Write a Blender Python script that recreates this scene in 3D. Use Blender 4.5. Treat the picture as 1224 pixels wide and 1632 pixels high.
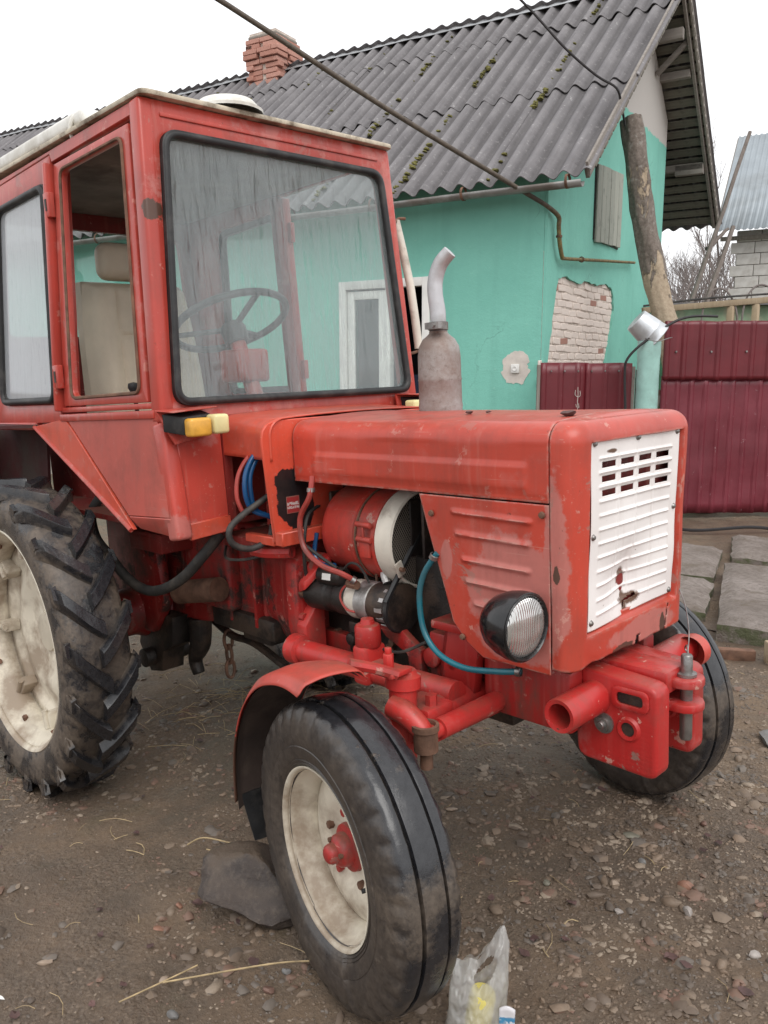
import bpy, bmesh, math, random
from math import sin, cos, pi, radians, sqrt, atan2
from mathutils import Vector, Matrix, noise
random.seed(7)
sc = bpy.context.scene
for o in list(bpy.data.objects): bpy.data.objects.remove(o)

# ------------------------------------------------------------------ camera
cam_d = bpy.data.cameras.new('camera'); cam = bpy.data.objects.new('camera', cam_d)
sc.collection.objects.link(cam); sc.camera = cam
CAM = Vector((1.32838, -1.85890, 1.47950)); YAW, PITCH, ROLL, FPX = 2.370126, 0.174508, -0.003877, 1305.0
fw = Vector((cos(PITCH)*cos(YAW), cos(PITCH)*sin(YAW), -sin(PITCH)))
r0 = Vector((sin(YAW), -cos(YAW), 0)); u0 = r0.cross(fw)
rt = cos(ROLL)*r0 + sin(ROLL)*u0; up = -sin(ROLL)*r0 + cos(ROLL)*u0
cam.matrix_world = Matrix(((rt.x, up.x, -fw.x, CAM.x), (rt.y, up.y, -fw.y, CAM.y), (rt.z, up.z, -fw.z, CAM.z), (0, 0, 0, 1)))
cam_d.sensor_fit = 'VERTICAL'; cam_d.sensor_height = 24.0; cam_d.lens = 24.0*FPX/1632
cam_d.clip_start = 0.05; cam_d.clip_end = 2000

# ------------------------------------------------------------------ sky, sun, exposure
SUN_EL, SUN_AZ = radians(52), radians(-25)       # soft light, high over the tractor's nose
w = bpy.data.worlds.new('World'); sc.world = w; w.use_nodes = True
nt = w.node_tree; bg = nt.nodes['Background']
sky = nt.nodes.new('ShaderNodeTexSky'); sky.sky_type = 'NISHITA'; sky.sun_disc = False
sky.sun_elevation = SUN_EL; sky.sun_rotation = pi/2 - SUN_AZ; sky.dust_density = 6; sky.air_density = 1.5
hs = nt.nodes.new('ShaderNodeHueSaturation'); hs.inputs['Saturation'].default_value = 0.1
nt.links.new(sky.outputs[0], hs.inputs['Color'])
mx = nt.nodes.new('ShaderNodeMix'); mx.data_type = 'RGBA'; mx.inputs[0].default_value = 0.9
nt.links.new(hs.outputs[0], mx.inputs[6]); mx.inputs[7].default_value = (9.9, 10.0, 10.2, 1)  # cloud deck
nt.links.new(mx.outputs[2], bg.inputs['Color']); bg.inputs['Strength'].default_value = 0.118
sd = bpy.data.lights.new('sun', 'SUN'); sd.energy = 1.3; sd.angle = radians(40); sd.color = (1, .97, .93)
sun = bpy.data.objects.new('sun', sd); sc.collection.objects.link(sun)
sdir = Vector((cos(SUN_EL)*cos(SUN_AZ), cos(SUN_EL)*sin(SUN_AZ), sin(SUN_EL)))
sun.rotation_euler = sdir.to_track_quat('Z', 'Y').to_euler(); sun.location = (0, 0, 20)
sc.view_settings.view_transform = 'Standard'; sc.view_settings.look = 'None'
sc.view_settings.exposure = 0.25; sc.view_settings.gamma = 1
sc.cycles.max_bounces = 8; sc.cycles.transparent_max_bounces = 16

# ------------------------------------------------------------------ helpers
COL = sc.collection
class M:
    """collects shapes; build() links them as ONE mesh object"""
    def __init__(s): s.v = []; s.f = []
    def add(s, vs, fs):
        o = len(s.v); s.v += [tuple(p) for p in vs]; s.f += [tuple(i+o for i in f) for f in fs]; return s
    def box(s, c, d, R=None):
        c = Vector(c); h = Vector(d)/2; vs = []
        for x in (-1, 1):
            for y in (-1, 1):
                for z in (-1, 1):
                    p = Vector((x*h.x, y*h.y, z*h.z)); vs.append(c + (R @ p if R else p))
        return s.add(vs, [(0,1,3,2),(4,6,7,5),(0,4,5,1),(2,3,7,6),(0,2,6,4),(1,5,7,3)])
    def bb(s, x0, x1, y0, y1, z0, z1): return s.box(((x0+x1)/2,(y0+y1)/2,(z0+z1)/2),(abs(x1-x0),abs(y1-y0),abs(z1-z0)))
    def beam(s, a, b, wd, ht, upv=(0,0,1)):
        a, b = Vector(a), Vector(b); d = (b-a).normalized(); u = Vector(upv)
        sd_ = d.cross(u).normalized(); u = sd_.cross(d).normalized()
        vs = [p + sd_*wd/2*i + u*ht/2*j for p in (a, b) for i, j in ((-1,-1),(1,-1),(1,1),(-1,1))]
        return s.add(vs, [(3,2,1,0),(4,5,6,7),(0,1,5,4),(1,2,6,5),(2,3,7,6),(3,0,4,7)])
    def prism(s, pts, off):
        """polygon (list of 3d points) extruded by the vector off"""
        n = len(pts); P = [Vector(p) for p in pts]; o = Vector(off)
        return s.add(P + [p+o for p in P], [tuple(reversed(range(n))), tuple(range(n, 2*n))] + [(i, (i+1) % n, n+(i+1) % n, n+i) for i in range(n)])
    def lathe(s, prof, c=(0,0,0), ax=(0,0,1), seg=32, closed=False, a0=0, a1=2*pi, caps=False):
        """prof = list of (radius, height along ax)"""
        ax = Vector(ax).normalized(); t = Vector((1,0,0)) if abs(ax.x) < .9 else Vector((0,1,0))
        e1 = (t - ax*t.dot(ax)).normalized(); e2 = ax.cross(e1); c = Vector(c)
        full = abs(a1-a0-2*pi) < 1e-6; ns = seg if full else seg+1; n = len(prof); vs = []
        for k in range(ns):
            a = a0 + (a1-a0)*k/seg; d = e1*cos(a)+e2*sin(a)
            vs += [c + d*r + ax*h for r, h in prof]
        fs = []
        for k in range(seg):
            k2 = (k+1) % ns
            for i in range(n if closed else n-1):
                j = (i+1) % n; fs.append((k*n+i, k2*n+i, k2*n+j, k*n+j))
        if caps and full:
            fs.append(tuple(k*n for k in reversed(range(ns)))); fs.append(tuple(k*n+n-1 for k in range(ns)))
        return s.add(vs, fs)
    def cyl(s, a, b, r, seg=20, r2=None):
        a, b = Vector(a), Vector(b); L = (b-a).length
        return s.lathe([(0, 0), (r, 0), (r if r2 is None else r2, L), (0, L)], a, b-a, seg)
    def tube(s, pts, r, seg=10, closed=False, smooth=6, sec=None):
        """sweep along a Catmull-Rom curve; r may be a list; sec = cross-section multipliers"""
        P = [Vector(p) for p in pts]; n = len(P); Q = []; RR = []
        rad = (lambda i: r[i % n]) if isinstance(r, (list, tuple)) else (lambda i: r)
        rng = n if closed else n-1
        for i in range(rng):
            if closed: p0, p1, p2, p3 = P[(i-1) % n], P[i], P[(i+1) % n], P[(i+2) % n]
            else: p0, p1, p2, p3 = P[max(i-1,0)], P[i], P[i+1], P[min(i+2,n-1)]
            for k in range(smooth):
                t = k/smooth
                Q.append(.5*((2*p1)+(-p0+p2)*t+(2*p0-5*p1+4*p2-p3)*t*t+(-p0+3*p1-3*p2+p3)*t**3)); RR.append(rad(i)*(1-t)+rad(i+1)*t)
        if not closed: Q.append(P[-1]); RR.append(rad(n-1))
        m = len(Q); vs = []; u = None
        for i in range(m):
            d = (Q[(i+1) % m]-Q[i-1]) if closed else (Q[min(i+1,m-1)]-Q[max(i-1,0)])
            d = d.normalized() if d.length > 1e-9 else Vector((0,0,1))
            if u is None: u = Vector((0,0,1)) if abs(d.z) < .9 else Vector((1,0,0))
            u = (u - d*u.dot(d)).normalized(); v = d.cross(u)
            for k in range(seg):
                a = 2*pi*k/seg; vs.append(Q[i] + (u*cos(a)+v*sin(a))*RR[i])
        fs = [(i*seg+k, i*seg+(k+1) % seg, ((i+1) % m)*seg+(k+1) % seg, ((i+1) % m)*seg+k) for i in range(m if closed else m-1) for k in range(seg)]
        if not closed: fs += [tuple(reversed(range(seg))), tuple(range((m-1)*seg, m*seg))]
        return s.add(vs, fs)
    def grid(s, f, nu, nv, hole=None):
        """surface f(u,v), u,v in 0..1"""
        vs = [f(i/nu, j/nv) for i in range(nu+1) for j in range(nv+1)]
        fs = [(i*(nv+1)+j, (i+1)*(nv+1)+j, (i+1)*(nv+1)+j+1, i*(nv+1)+j+1) for i in range(nu) for j in range(nv) if not (hole and hole((i+.5)/nu, (j+.5)/nv))]
        return s.add(vs, fs)
    def ring(s, outer, inner, off):
        """flat frame between two loops of equal length, thickened by off"""
        n = len(inner); o = Vector(off); A = [Vector(p) for p in outer]; B = [Vector(p) for p in inner]
        vs = A + B + [p+o for p in A] + [p+o for p in B]; fs = []
        for i in range(n):
            j = (i+1) % n
            fs += [(i,j,n+j,n+i),(2*n+j,2*n+i,3*n+i,3*n+j),(j,i,2*n+i,2*n+j),(n+i,n+j,3*n+j,3*n+i)]
        return s.add(vs, fs)
    def build(s, name, mat=None, parent=None, bevel=0, seg=2, ang=38, weld=0, solid=0, bang=30):
        me = bpy.data.meshes.new(name); me.from_pydata(s.v, [], s.f); bm = bmesh.new(); bm.from_mesh(me)
        if weld: bmesh.ops.remove_doubles(bm, verts=bm.verts, dist=weld)
        bmesh.ops.recalc_face_normals(bm, faces=bm.faces)
        if bevel:
            ed = [e for e in bm.edges if len(e.link_faces) == 2 and e.calc_face_angle(0) > radians(bang)]
            bmesh.ops.bevel(bm, geom=ed, offset=bevel, segments=seg, profile=.5, affect='EDGES', clamp_overlap=True)
        for f in bm.faces: f.smooth = True
        for e in bm.edges:
            if len(e.link_faces) == 2 and e.calc_face_angle(0) > radians(ang): e.smooth = False
        bm.to_mesh(me); bm.free(); me.update()
        if mat: me.materials.append(mat)
        o = bpy.data.objects.new(name, me); COL.objects.link(o)
        if parent: o.parent = parent
        if solid:
            md = o.modifiers.new('solid', 'SOLIDIFY'); md.thickness = solid; md.offset = -1
        return o
def tag(o, label=None, cat=None, group=None, kind=None):
    if label: o['label'] = label
    if cat: o['category'] = cat
    if group: o['group'] = group
    if kind: o['kind'] = kind
    return o
def empty(name, mw=None, label=None, cat=None, group=None):
    o = bpy.data.objects.new(name, None); COL.objects.link(o); o.empty_display_size = .1
    if mw is not None: o.matrix_world = mw
    return tag(o, label, cat, group)
def N(x, y=0, z=0, s=1.0): return noise.noise((x*s, y*s, z*s))
def FB(x, y, z=0, s=1.0, o=4): return noise.fractal((x*s, y*s, z*s), 1.0, 2.0, o)
def sstep(a, b, x):
    t = max(0, min(1, (x-a)/(b-a))); return t*t*(3-2*t)
def rrect(c, hw, hh, r, n=6):
    """rounded rectangle in 2d, counter-clockwise list"""
    out = []
    for cx, cy, a in ((hw-r, hh-r, 0), (-hw+r, hh-r, pi/2), (-hw+r, -hh+r, pi), (hw-r, -hh+r, 1.5*pi)):
        for k in range(n+1):
            t = a + pi/2*k/n; out.append((c[0]+cx+r*cos(t), c[1]+cy+r*sin(t)))
    return out
def rpoly(P, r, n=5):
    """polygon in 2d with rounded corners"""
    out = []; m = len(P)
    for i in range(m):
        p = Vector(P[i]); a = (Vector(P[i-1])-p); b = (Vector(P[(i+1) % m])-p)
        ri = min(r, a.length*.45, b.length*.45); a = p+a.normalized()*ri; b = p+b.normalized()*ri
        for k in range(n+1):
            t = k/n; q = a*(1-t)**2 + p*2*t*(1-t) + b*t*t; out.append((q.x, q.y))
    return out
def fit_outer(inner, quad):
    """for each inner point the point of the quad on the ray from the centre; 4 snap to the corners"""
    cx = sum(p[0] for p in inner)/len(inner); cy = sum(p[1] for p in inner)/len(inner); c = Vector((cx, cy)); out = []
    for p in inner:
        d = Vector(p)-c; best = None
        for i in range(len(quad)):
            a = Vector(quad[i])-c; b = Vector(quad[(i+1) % len(quad)])-c; e = b-a; den = d.x*e.y-d.y*e.x
            if abs(den) < 1e-12: continue
            t = (a.x*e.y-a.y*e.x)/den; q = (a.x*d.y-a.y*d.x)/den
            if t > 0 and -1e-6 <= q <= 1+1e-6 and (best is None or t < best): best = t
        out.append(c+d*(best or 1))
    for q in quad:
        k = min(range(len(out)), key=lambda i: (out[i]-Vector(q)).length); out[k] = Vector(q)
    return [(p.x, p.y) for p in out]

# ------------------------------------------------------------------ materials
class NT:
    def __init__(s, name):
        s.m = bpy.data.materials.new(name); s.m.use_nodes = True; s.t = s.m.node_tree
        s.p = s.t.nodes['Principled BSDF']; s.tc = s.t.nodes.new('ShaderNodeTexCoord'); s.co = s.tc.outputs['Object']
    def n(s, typ, **kw):
        x = s.t.nodes.new('ShaderNode'+typ)
        for k, v in kw.items(): setattr(x, k, v)
        return x
    def l(s, a, b): s.t.links.new(a, b)
    def put(s, sock, v):
        if hasattr(v, 'is_output'): s.l(v, sock)
        else: sock.default_value = v
    def noise(s, scale=5, detail=4, rough=.55, stretch=None, dist=0, co=None, off=None):
        x = s.n('TexNoise'); x.inputs['Scale'].default_value = scale; x.inputs['Detail'].default_value = detail
        x.inputs['Roughness'].default_value = rough; x.inputs['Distortion'].default_value = dist
        c = co or s.co
        if stretch or off:
            mp = s.n('Mapping'); s.l(c, mp.inputs[0])
            if stretch: mp.inputs['Scale'].default_value = stretch
            if off: mp.inputs['Location'].default_value = off
            c = mp.outputs[0]
        s.l(c, x.inputs['Vector']); return x.outputs[0]
    def ramp(s, v, a, b, c0=(0,0,0,1), c1=(1,1,1,1)):
        if a > b: a, b, c0, c1 = b, a, c1, c0
        r = s.n('ValToRGB'); e = r.color_ramp.elements; e[0].position = a; e[1].position = b; e[0].color = c0; e[1].color = c1
        s.l(v, r.inputs[0]); return r.outputs[0]
    def mix(s, f, a, b, mode='MIX'):
        x = s.n('Mix', data_type='RGBA', blend_type=mode); s.put(x.inputs[0], f)
        for i, v in ((6, a), (7, b)):
            if not hasattr(v, 'is_output') and len(v) == 3: v = (*v, 1)
            s.put(x.inputs[i], v)
        return x.outputs[2]
    def math(s, op, a, b=0.0, c=None, clamp=False):
        x = s.n('Math', operation=op, use_clamp=clamp); s.put(x.inputs[0], a); s.put(x.inputs[1], b)
        if c is not None: s.put(x.inputs[2], c)
        return x.outputs[0]
    def xyz(s):
        x = s.n('SeparateXYZ'); s.l(s.co, x.inputs[0]); return x.outputs
    def near(s, c, r, soft=.5, nz=None):
        """1 inside an ellipsoid with noisy edge"""
        mp = s.n('VectorMath', operation='SUBTRACT'); s.l(s.co, mp.inputs[0]); mp.inputs[1].default_value = c
        dv = s.n('VectorMath', operation='DIVIDE'); s.l(mp.outputs[0], dv.inputs[0]); dv.inputs[1].default_value = r
        ln = s.n('VectorMath', operation='LENGTH'); s.l(dv.outputs[0], ln.inputs[0]); v = ln.outputs['Value']
        if nz is not None: v = s.math('ADD', v, s.math('MULTIPLY', s.math('SUBTRACT', nz, .5), 1.6))
        return s.math('SUBTRACT', 1.0, s.math('DIVIDE', s.math('SUBTRACT', v, 1-soft/2), soft), clamp=True)
    def bump(s, v, st=.2, d=.01, prev=None):
        b = s.n('Bump'); b.inputs['Strength'].default_value = st; b.inputs['Distance'].default_value = d; s.l(v, b.inputs['Height'])
        if prev is not None: s.l(prev, b.inputs['Normal'])
        return b.outputs[0]
    def fin(s, col, rough=.5, metal=0, nrm=None, **kw):
        s.put(s.p.inputs['Base Color'], (*col, 1) if not hasattr(col, 'is_output') and len(col) == 3 else col)
        s.put(s.p.inputs['Roughness'], rough); s.put(s.p.inputs['Metallic'], metal)
        if nrm is not None: s.l(nrm, s.p.inputs['Normal'])
        for k, v in kw.items(): s.put(s.p.inputs[k], v)
        return s.m
def simple(name, c, rough=.5, metal=0, var=.25, scale=12, bump=.1, dirt=None, dirt_amt=.5):
    t = NT(name); a = t.noise(scale, 5); col = t.mix(t.ramp(a, .3, .7), tuple(x*(1-var) for x in c), tuple(min(1, x*(1+var)) for x in c))
    if dirt: col = t.mix(t.math('MULTIPLY', t.ramp(t.noise(scale*.45, 7, .65, off=(3,1,7)), .5, .62), dirt_amt), col, dirt)
    return t.fin(col, t.math('ADD', rough-.08, t.math('MULTIPLY', a, .16)), metal, t.bump(t.noise(scale*8, 3), bump, .003))
MUD = (.125, .095, .07)
def red_paint(name, base=(.50,.060,.036), chalk=(.46,.16,.135), chalk_amt=.35, dirt=.35, chips=.5, masks=(), rough=.3, black=(), rust=(), streak=.5, waffle=False, edge=0):
    t = NT(name)
    big = t.noise(2.3, 4); mid = t.noise(7, 8, .7, dist=.4); fine = t.noise(38, 6, .7)
    col = t.mix(t.ramp(big, .35, .65), tuple(x*.82 for x in base), tuple(x*1.1 for x in base))
    # faded chalky zones
    f = t.math('MULTIPLY', t.ramp(t.noise(3.1, 10, .72, off=(5,2,1)), .535, .585), chalk_amt)
    for c, r in masks: f = t.math('MAXIMUM', f, t.math('MULTIPLY', t.near(c, r, .12, t.noise(9, 9, .7)), .85))
    col = t.mix(f, col, chalk)
    # vertical run marks
    st = t.noise(1, 5, .6, stretch=(26, 26, 1.6)); col = t.mix(t.math('MULTIPLY', t.ramp(st, .52, .72), .28*streak), col, tuple(x*.45 for x in base))
    st2 = t.noise(1, 5, .6, stretch=(31, 31, 1.3), off=(3,9,2)); col = t.mix(t.math('MULTIPLY', t.ramp(st2, .56, .75), .3*streak), col, (.55,.25,.2))
    # long faint scratches, pale flakes
    for rz, sc_l in ((.5, 1.0), (-.35, 1.3)):
        mp = t.n('Mapping'); t.l(t.co, mp.inputs[0]); mp.inputs['Rotation'].default_value = (.4, rz, .2); mp.inputs['Scale'].default_value = (2.2*sc_l, 130, 130)
        scn = t.n('TexNoise'); scn.inputs['Scale'].default_value = 1; scn.inputs['Detail'].default_value = 2; t.l(mp.outputs[0], scn.inputs['Vector'])
        col = t.mix(t.math('MULTIPLY', t.math('MULTIPLY', t.ramp(scn.outputs[0], .70, .73), t.ramp(big, .45, .6)), .5), col, (.55,.27,.22))
    pf = t.ramp(t.noise(16, 7, .72, off=(6,6,2)), .625, .64); col = t.mix(t.math('MULTIPLY', pf, chips), col, (.56,.27,.22))
    if edge:
        pn = t.n('NewGeometry'); ew = t.math('MULTIPLY', t.ramp(pn.outputs['Pointiness'], .515, .56), t.ramp(t.noise(24, 7, .75), .44, .56)); col = t.mix(t.math('MULTIPLY', ew, edge), col, (.46,.24,.20))
    # chips to primer and rust
    ch = t.math('MULTIPLY', t.ramp(mid, .615, .63), chips); col = t.mix(ch, col, (.33,.16,.13))
    sp = t.ramp(fine, .67, .70); col = t.mix(t.math('MULTIPLY', sp, chips), col, (.07,.03,.02))
    for c, r in rust: col = t.mix(t.near(c, r, .12, t.noise(30, 6, .75)), col, (.085,.040,.026))
    for c, r in black: col = t.mix(t.near(c, r, .06, t.noise(14, 5, .6)), col, (.012,.012,.013))
    # dust and grime that settled on ledges
    g = t.n('NewGeometry'); gz = t.n('SeparateXYZ'); t.l(g.outputs['Normal'], gz.inputs[0])
    upf = t.math('MULTIPLY', t.ramp(gz.outputs[2], .55, .95), t.ramp(t.noise(5.5, 8, .7, off=(1,8,2)), .42, .68))
    col = t.mix(t.math('MULTIPLY', upf, min(1, dirt*1.3)), col, (.16,.10,.065))
    gr = t.math('MULTIPLY', t.ramp(t.noise(4.2, 8, .72, off=(9,4,3)), .52, .7), dirt); col = t.mix(gr, col, (.075,.045,.035)); sm = t.math('MULTIPLY', t.ramp(t.noise(1, 7, .7, stretch=(9,9,2.4), off=(2,5,1)), .53, .7), dirt); col = t.mix(sm, col, (.13,.06,.045))
    rg = t.math('ADD', rough, t.math('MULTIPLY', t.math('MAXIMUM', f, gr), .3))
    nb = t.bump(t.noise(60, 4), .06, .002); nb = t.bump(t.math('MULTIPLY', ch, -1), .25, .001, nb)
    if waffle:
        q = t.xyz(); wv = t.math('MULTIPLY', t.math('ABSOLUTE', t.math('SINE', t.math('MULTIPLY', q[0], 260.0))), t.math('ABSOLUTE', t.math('SINE', t.math('MULTIPLY', q[2], 260.0))))
        nb = t.bump(t.math('MULTIPLY', wv, t.ramp(t.noise(7, 4), .42, .6)), .12, .002, nb)
    return t.fin(col, rg, 0, nb)
red = red_paint('red_hood_paint', edge=.8, chalk_amt=.2, chips=.4, dirt=.3, streak=.7)
red_panel = red_paint('red_side_panel_paint', edge=.8, chalk_amt=.2, chips=.7, dirt=.25, masks=(((.2,-.29,.95),(.13,.2,.12)), ((.22,-.29,.82),(.12,.2,.06)), ((.33,-.29,1.0),(.03,.2,.2)), ((.38,.05,.80),(.2,.16,.035)), ((.0,-.29,1.0),(.02,.2,.05))), rust=(((.37,-.05,.775),(.02,.05,.012)), ((.37,.15,.79),(.02,.012,.03)), ((.335,-.29,1.0),(.008,.1,.02))))
red_cab = red_paint('red_cab_paint', base=(.47,.060,.042), chalk=(.49,.19,.165), chalk_amt=.6, chips=.45, dirt=.3, streak=1.0, rust=(((-.92,-.525,2.0),(.03,.06,.032)),))
red_door = red_paint('red_door_paint', base=(.47,.085,.062), chalk=(.43,.15,.125), chalk_amt=.7, chips=.1, dirt=.3, streak=.35, rough=.5)
red_orange = red_paint('orange_red_paint', base=(.55,.075,.04), chalk_amt=.2, chips=.35, dirt=.3, streak=.5)
red_chassis = red_paint('red_chassis_paint', base=(.38,.022,.019), chalk=(.05,.026,.022), chalk_amt=.75, chips=.6, dirt=.95, streak=.8, rough=.42)
red_gear = red_paint('grimy_red_gearbox_paint', base=(.30,.018,.016), chalk=(.035,.022,.018), chalk_amt=.95, chips=.5, dirt=1, streak=.8, rough=.42)
red_axle = red_paint('red_axle_paint', base=(.54,.035,.03), chalk=(.5,.15,.13), chalk_amt=.15, chips=.8, dirt=.6, streak=.2, rough=.36)
red_weight = red_paint('red_weight_paint', base=(.50,.026,.024), chalk=(.46,.13,.12), chalk_amt=.45, chips=1, dirt=.4, streak=.3, rough=.34, waffle=True)
red_fender = red_paint('red_fender_paint', base=(.53,.07,.05), chalk=(.52,.2,.17), chalk_amt=.5, chips=.5, dirt=.35, streak=.3, rough=.4, rust=(((-.45,0,-.02),(.16,.3,.26)),))
red_plate = red_paint('red_firewall_paint', base=(.58,.075,.04), chalk_amt=.15, chips=.3, dirt=.3, black=(((-.63,-.30,1.12),(.2,.058,.095)), ((-.63,-.265,1.10),(.2,.05,.115))))
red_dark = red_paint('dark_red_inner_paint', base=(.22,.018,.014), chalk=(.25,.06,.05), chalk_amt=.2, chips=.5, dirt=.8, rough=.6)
red_fan = red_paint('red_fan_shroud_paint', base=(.52,.05,.035), chalk=(.42,.13,.12), chalk_amt=.6, chips=1, dirt=.6, rough=.42)
black_iron = simple('greasy_black_iron', (.020,.016,.014), .5, .2, .6, 16, .5, dirt=(.075,.05,.036), dirt_amt=.85)
black_gloss = simple('black_gloss_paint', (.008,.008,.009), .16, 0, .3, 9, .03, dirt=(.09,.08,.075), dirt_amt=.25)
black_rubber = simple('black_seal_rubber', (.014,.014,.015), .55, 0, .4, 18, .2, dirt=(.07,.065,.06), dirt_amt=.5)
hose_black = simple('dusty_black_hose', (.03,.028,.026), .65, 0, .3, 20, .15, dirt=(.10,.085,.07), dirt_amt=.6)
hose_teal = simple('teal_plastic_hose', (.010,.13,.17), .3, 0, .2, 15, .03, dirt=(.08,.10,.10), dirt_amt=.3)
hose_blue = simple('blue_plastic_hose', (.008,.07,.19), .22, 0, .2, 15, .03)
hose_red = simple('red_rubber_cable', (.34,.045,.035), .45, 0, .25, 15, .05, dirt=(.08,.04,.03), dirt_amt=.5)
alu = simple('dull_aluminium', (.42,.41,.40), .45, .7, .25, 20, .2, dirt=(.08,.07,.06), dirt_amt=.7)
steel = simple('worn_steel', (.30,.29,.28), .4, .85, .3, 25, .2, dirt=(.10,.06,.04), dirt_amt=.6)
rusty = simple('brown_rusty_steel', (.16,.085,.055), .8, .2, .45, 22, .4)
cream = simple('cream_wheel_paint', (.66,.60,.49), .5, 0, .12, 6, .12, dirt=(.20,.13,.08), dirt_amt=.75)
white_band = simple('cream_white_band', (.62,.58,.50), .5, 0, .12, 12, .1, dirt=(.2,.14,.1), dirt_amt=.6)
white_roof = simple('white_roof_paint', (.75,.74,.70), .5, 0, .08, 8, .05, dirt=(.35,.31,.24), dirt_amt=.5)
cream_edge = simple('stained_cream_roof_edge', (.50,.44,.34), .6, 0, .25, 18, .2, dirt=(.13,.09,.055), dirt_amt=.9)
amber = simple('amber_lamp_plastic', (.76,.40,.06), .3, 0, .2, 14, .05, dirt=(.35,.15,.03), dirt_amt=.4)
lamp_cream = simple('yellowed_lamp_plastic', (.75,.66,.33), .32, 0, .12, 14, .05, dirt=(.45,.36,.15), dirt_amt=.4)
seat_fab = simple('beige_seat_leather', (.68,.58,.45), .5, 0, .12, 5, .15, dirt=(.20,.15,.10), dirt_amt=.45)
wheel_grey = simple('dark_plastic', (.03,.03,.032), .4, 0, .2, 10, .1)
ceiling_mat = simple('grey_cab_lining', (.16,.14,.12), .8, 0, .4, 6, .3, dirt=(.06,.05,.04), dirt_amt=.7)
def pipe_paint():
    t = NT('weathered_yellow_pipe'); q = t.xyz(); n = t.noise(20, 6, .7); c = t.mix(t.ramp(n, .4, .65), (.23,.165,.06), (.09,.062,.035)); d = t.mix(t.ramp(n, .35, .65), (.115,.09,.066), (.06,.045,.035))
    return t.fin(t.mix(t.ramp(t.math('SUBTRACT', q[2], 2.4), .42, .62), c, d), .65, 0, t.bump(n, .3, .004))
pipe_yellow = pipe_paint()
cable_black = simple('black_cable', (.02,.017,.018), .6)
zinc = simple('galvanised_bucket_zinc', (.58,.60,.62), .38, .55, .12, 9, .05, dirt=(.35,.35,.34), dirt_amt=.4)
def mesh_screen():
    t = NT('wire_mesh_screen'); s = t.xyz()
    def wav(k, ph): return t.math('ABSOLUTE', t.math('SINE', t.math('MULTIPLY', k, ph)))
    a = t.math('ADD', s[1], t.math('MULTIPLY', s[2], .58)); b = t.math('SUBTRACT', s[1], t.math('MULTIPLY', s[2], .58))
    m = t.math('MULTIPLY', t.math('GREATER_THAN', wav(a, 420), .32), t.math('GREATER_THAN', wav(b, 420), .32))
    return t.fin(t.mix(m, (.26,.23,.19), (.012,.011,.010)), .6, .2)
screen_mat = mesh_screen()
def grille_white():
    t = NT('white_grille_paint'); n1 = t.noise(30, 6, .7); s = t.xyz()
    col = t.mix(t.ramp(t.noise(5, 6), .35, .7), (.76,.71,.69), (.86,.82,.80))
    col = t.mix(t.math('MULTIPLY', t.ramp(t.noise(1, 5, .6, stretch=(30,30,2)), .56, .75), .35), col, (.48,.40,.35))
    for c, r in (((.37,-.03,.95),(.1,.022,.022)), ((.37,.0,.89),(.1,.045,.014)), ((.37,-.02,.885),(.1,.012,.03)), ((.38,-.115,1.275),(.1,.02,.005))):
        col = t.mix(t.near(c, r, .35, n1), col, (.13,.07,.045))
    sp = t.ramp(t.noise(70, 3, .5), .74, .76); col = t.mix(t.math('MULTIPLY', sp, .7), col, (.15,.10,.08))
    return t.fin(col, .42, 0, t.bump(n1, .06, .002))
grille_mat = grille_white()
def glass_film(name, film, haze, streak, tint=(.93,.97,.96), rough=.04):
    """window pane with a film of dried dirt, painted sky sheen and water runs"""
    t = NT(name); tr = t.n('BsdfTransparent'); tr.inputs[0].default_value = (*tint, 1)
    gl = t.n('BsdfGlossy'); gl.inputs['Roughness'].default_value = rough; gl.inputs['Color'].default_value = (1,1,1,1)
    df = t.n('BsdfDiffuse'); df.inputs[0].default_value = (*haze, 1)
    tl = t.n('BsdfTranslucent'); tl.inputs[0].default_value = (*haze, 1)
    ad = t.n('MixShader'); ad.inputs[0].default_value = .35; t.l(df.outputs[0], ad.inputs[1]); t.l(tl.outputs[0], ad.inputs[2])
    big = t.noise(2.2, 5, .6); runs = t.noise(1, 6, .65, stretch=(60,60,3.5)); runs2 = t.noise(1, 4, .6, stretch=(80,80,6), dist=.9, off=(4,4,4)); drop = t.noise(170, 2, .5)
    f = t.math('ADD', film, t.math('MULTIPLY', t.math('SUBTRACT', big, .5), film*.5))
    f = t.math('ADD', f, t.math('MULTIPLY', t.math('SUBTRACT', runs, .5), streak))
    f = t.math('SUBTRACT', f, t.math('MULTIPLY', t.ramp(runs2, .57, .61), streak*.5))
    f = t.math('ADD', f, t.math('MULTIPLY', t.math('SUBTRACT', drop, .5), streak*.5), clamp=True)
    m1 = t.n('MixShader'); t.l(f, m1.inputs[0]); t.l(tr.outputs[0], m1.inputs[1]); t.l(ad.outputs[0], m1.inputs[2])
    lw = t.n('LayerWeight'); lw.inputs[0].default_value = .5; fr = t.math('MULTIPLY_ADD', t.math('POWER', lw.outputs['Facing'], 5.0), .9, .035)
    m2 = t.n('MixShader'); t.l(fr, m2.inputs[0]); t.l(m1.outputs[0], m2.inputs[1]); t.l(gl.outputs[0], m2.inputs[2])
    t.l(m2.outputs[0], t.t.nodes['Material Output'].inputs['Surface']); return t.m
glass_front = glass_film('rain_streaked_windshield_glass', .24, (.46,.51,.52), .36)
glass_side = glass_film('sky_sheen_side_glass', .45, (.72,.74,.78), .14)  # dense pale film paints the sky's reflection onto the pane
glass_clear = glass_film('dusty_cab_glass', .03, (.4,.4,.4), .04)
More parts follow.
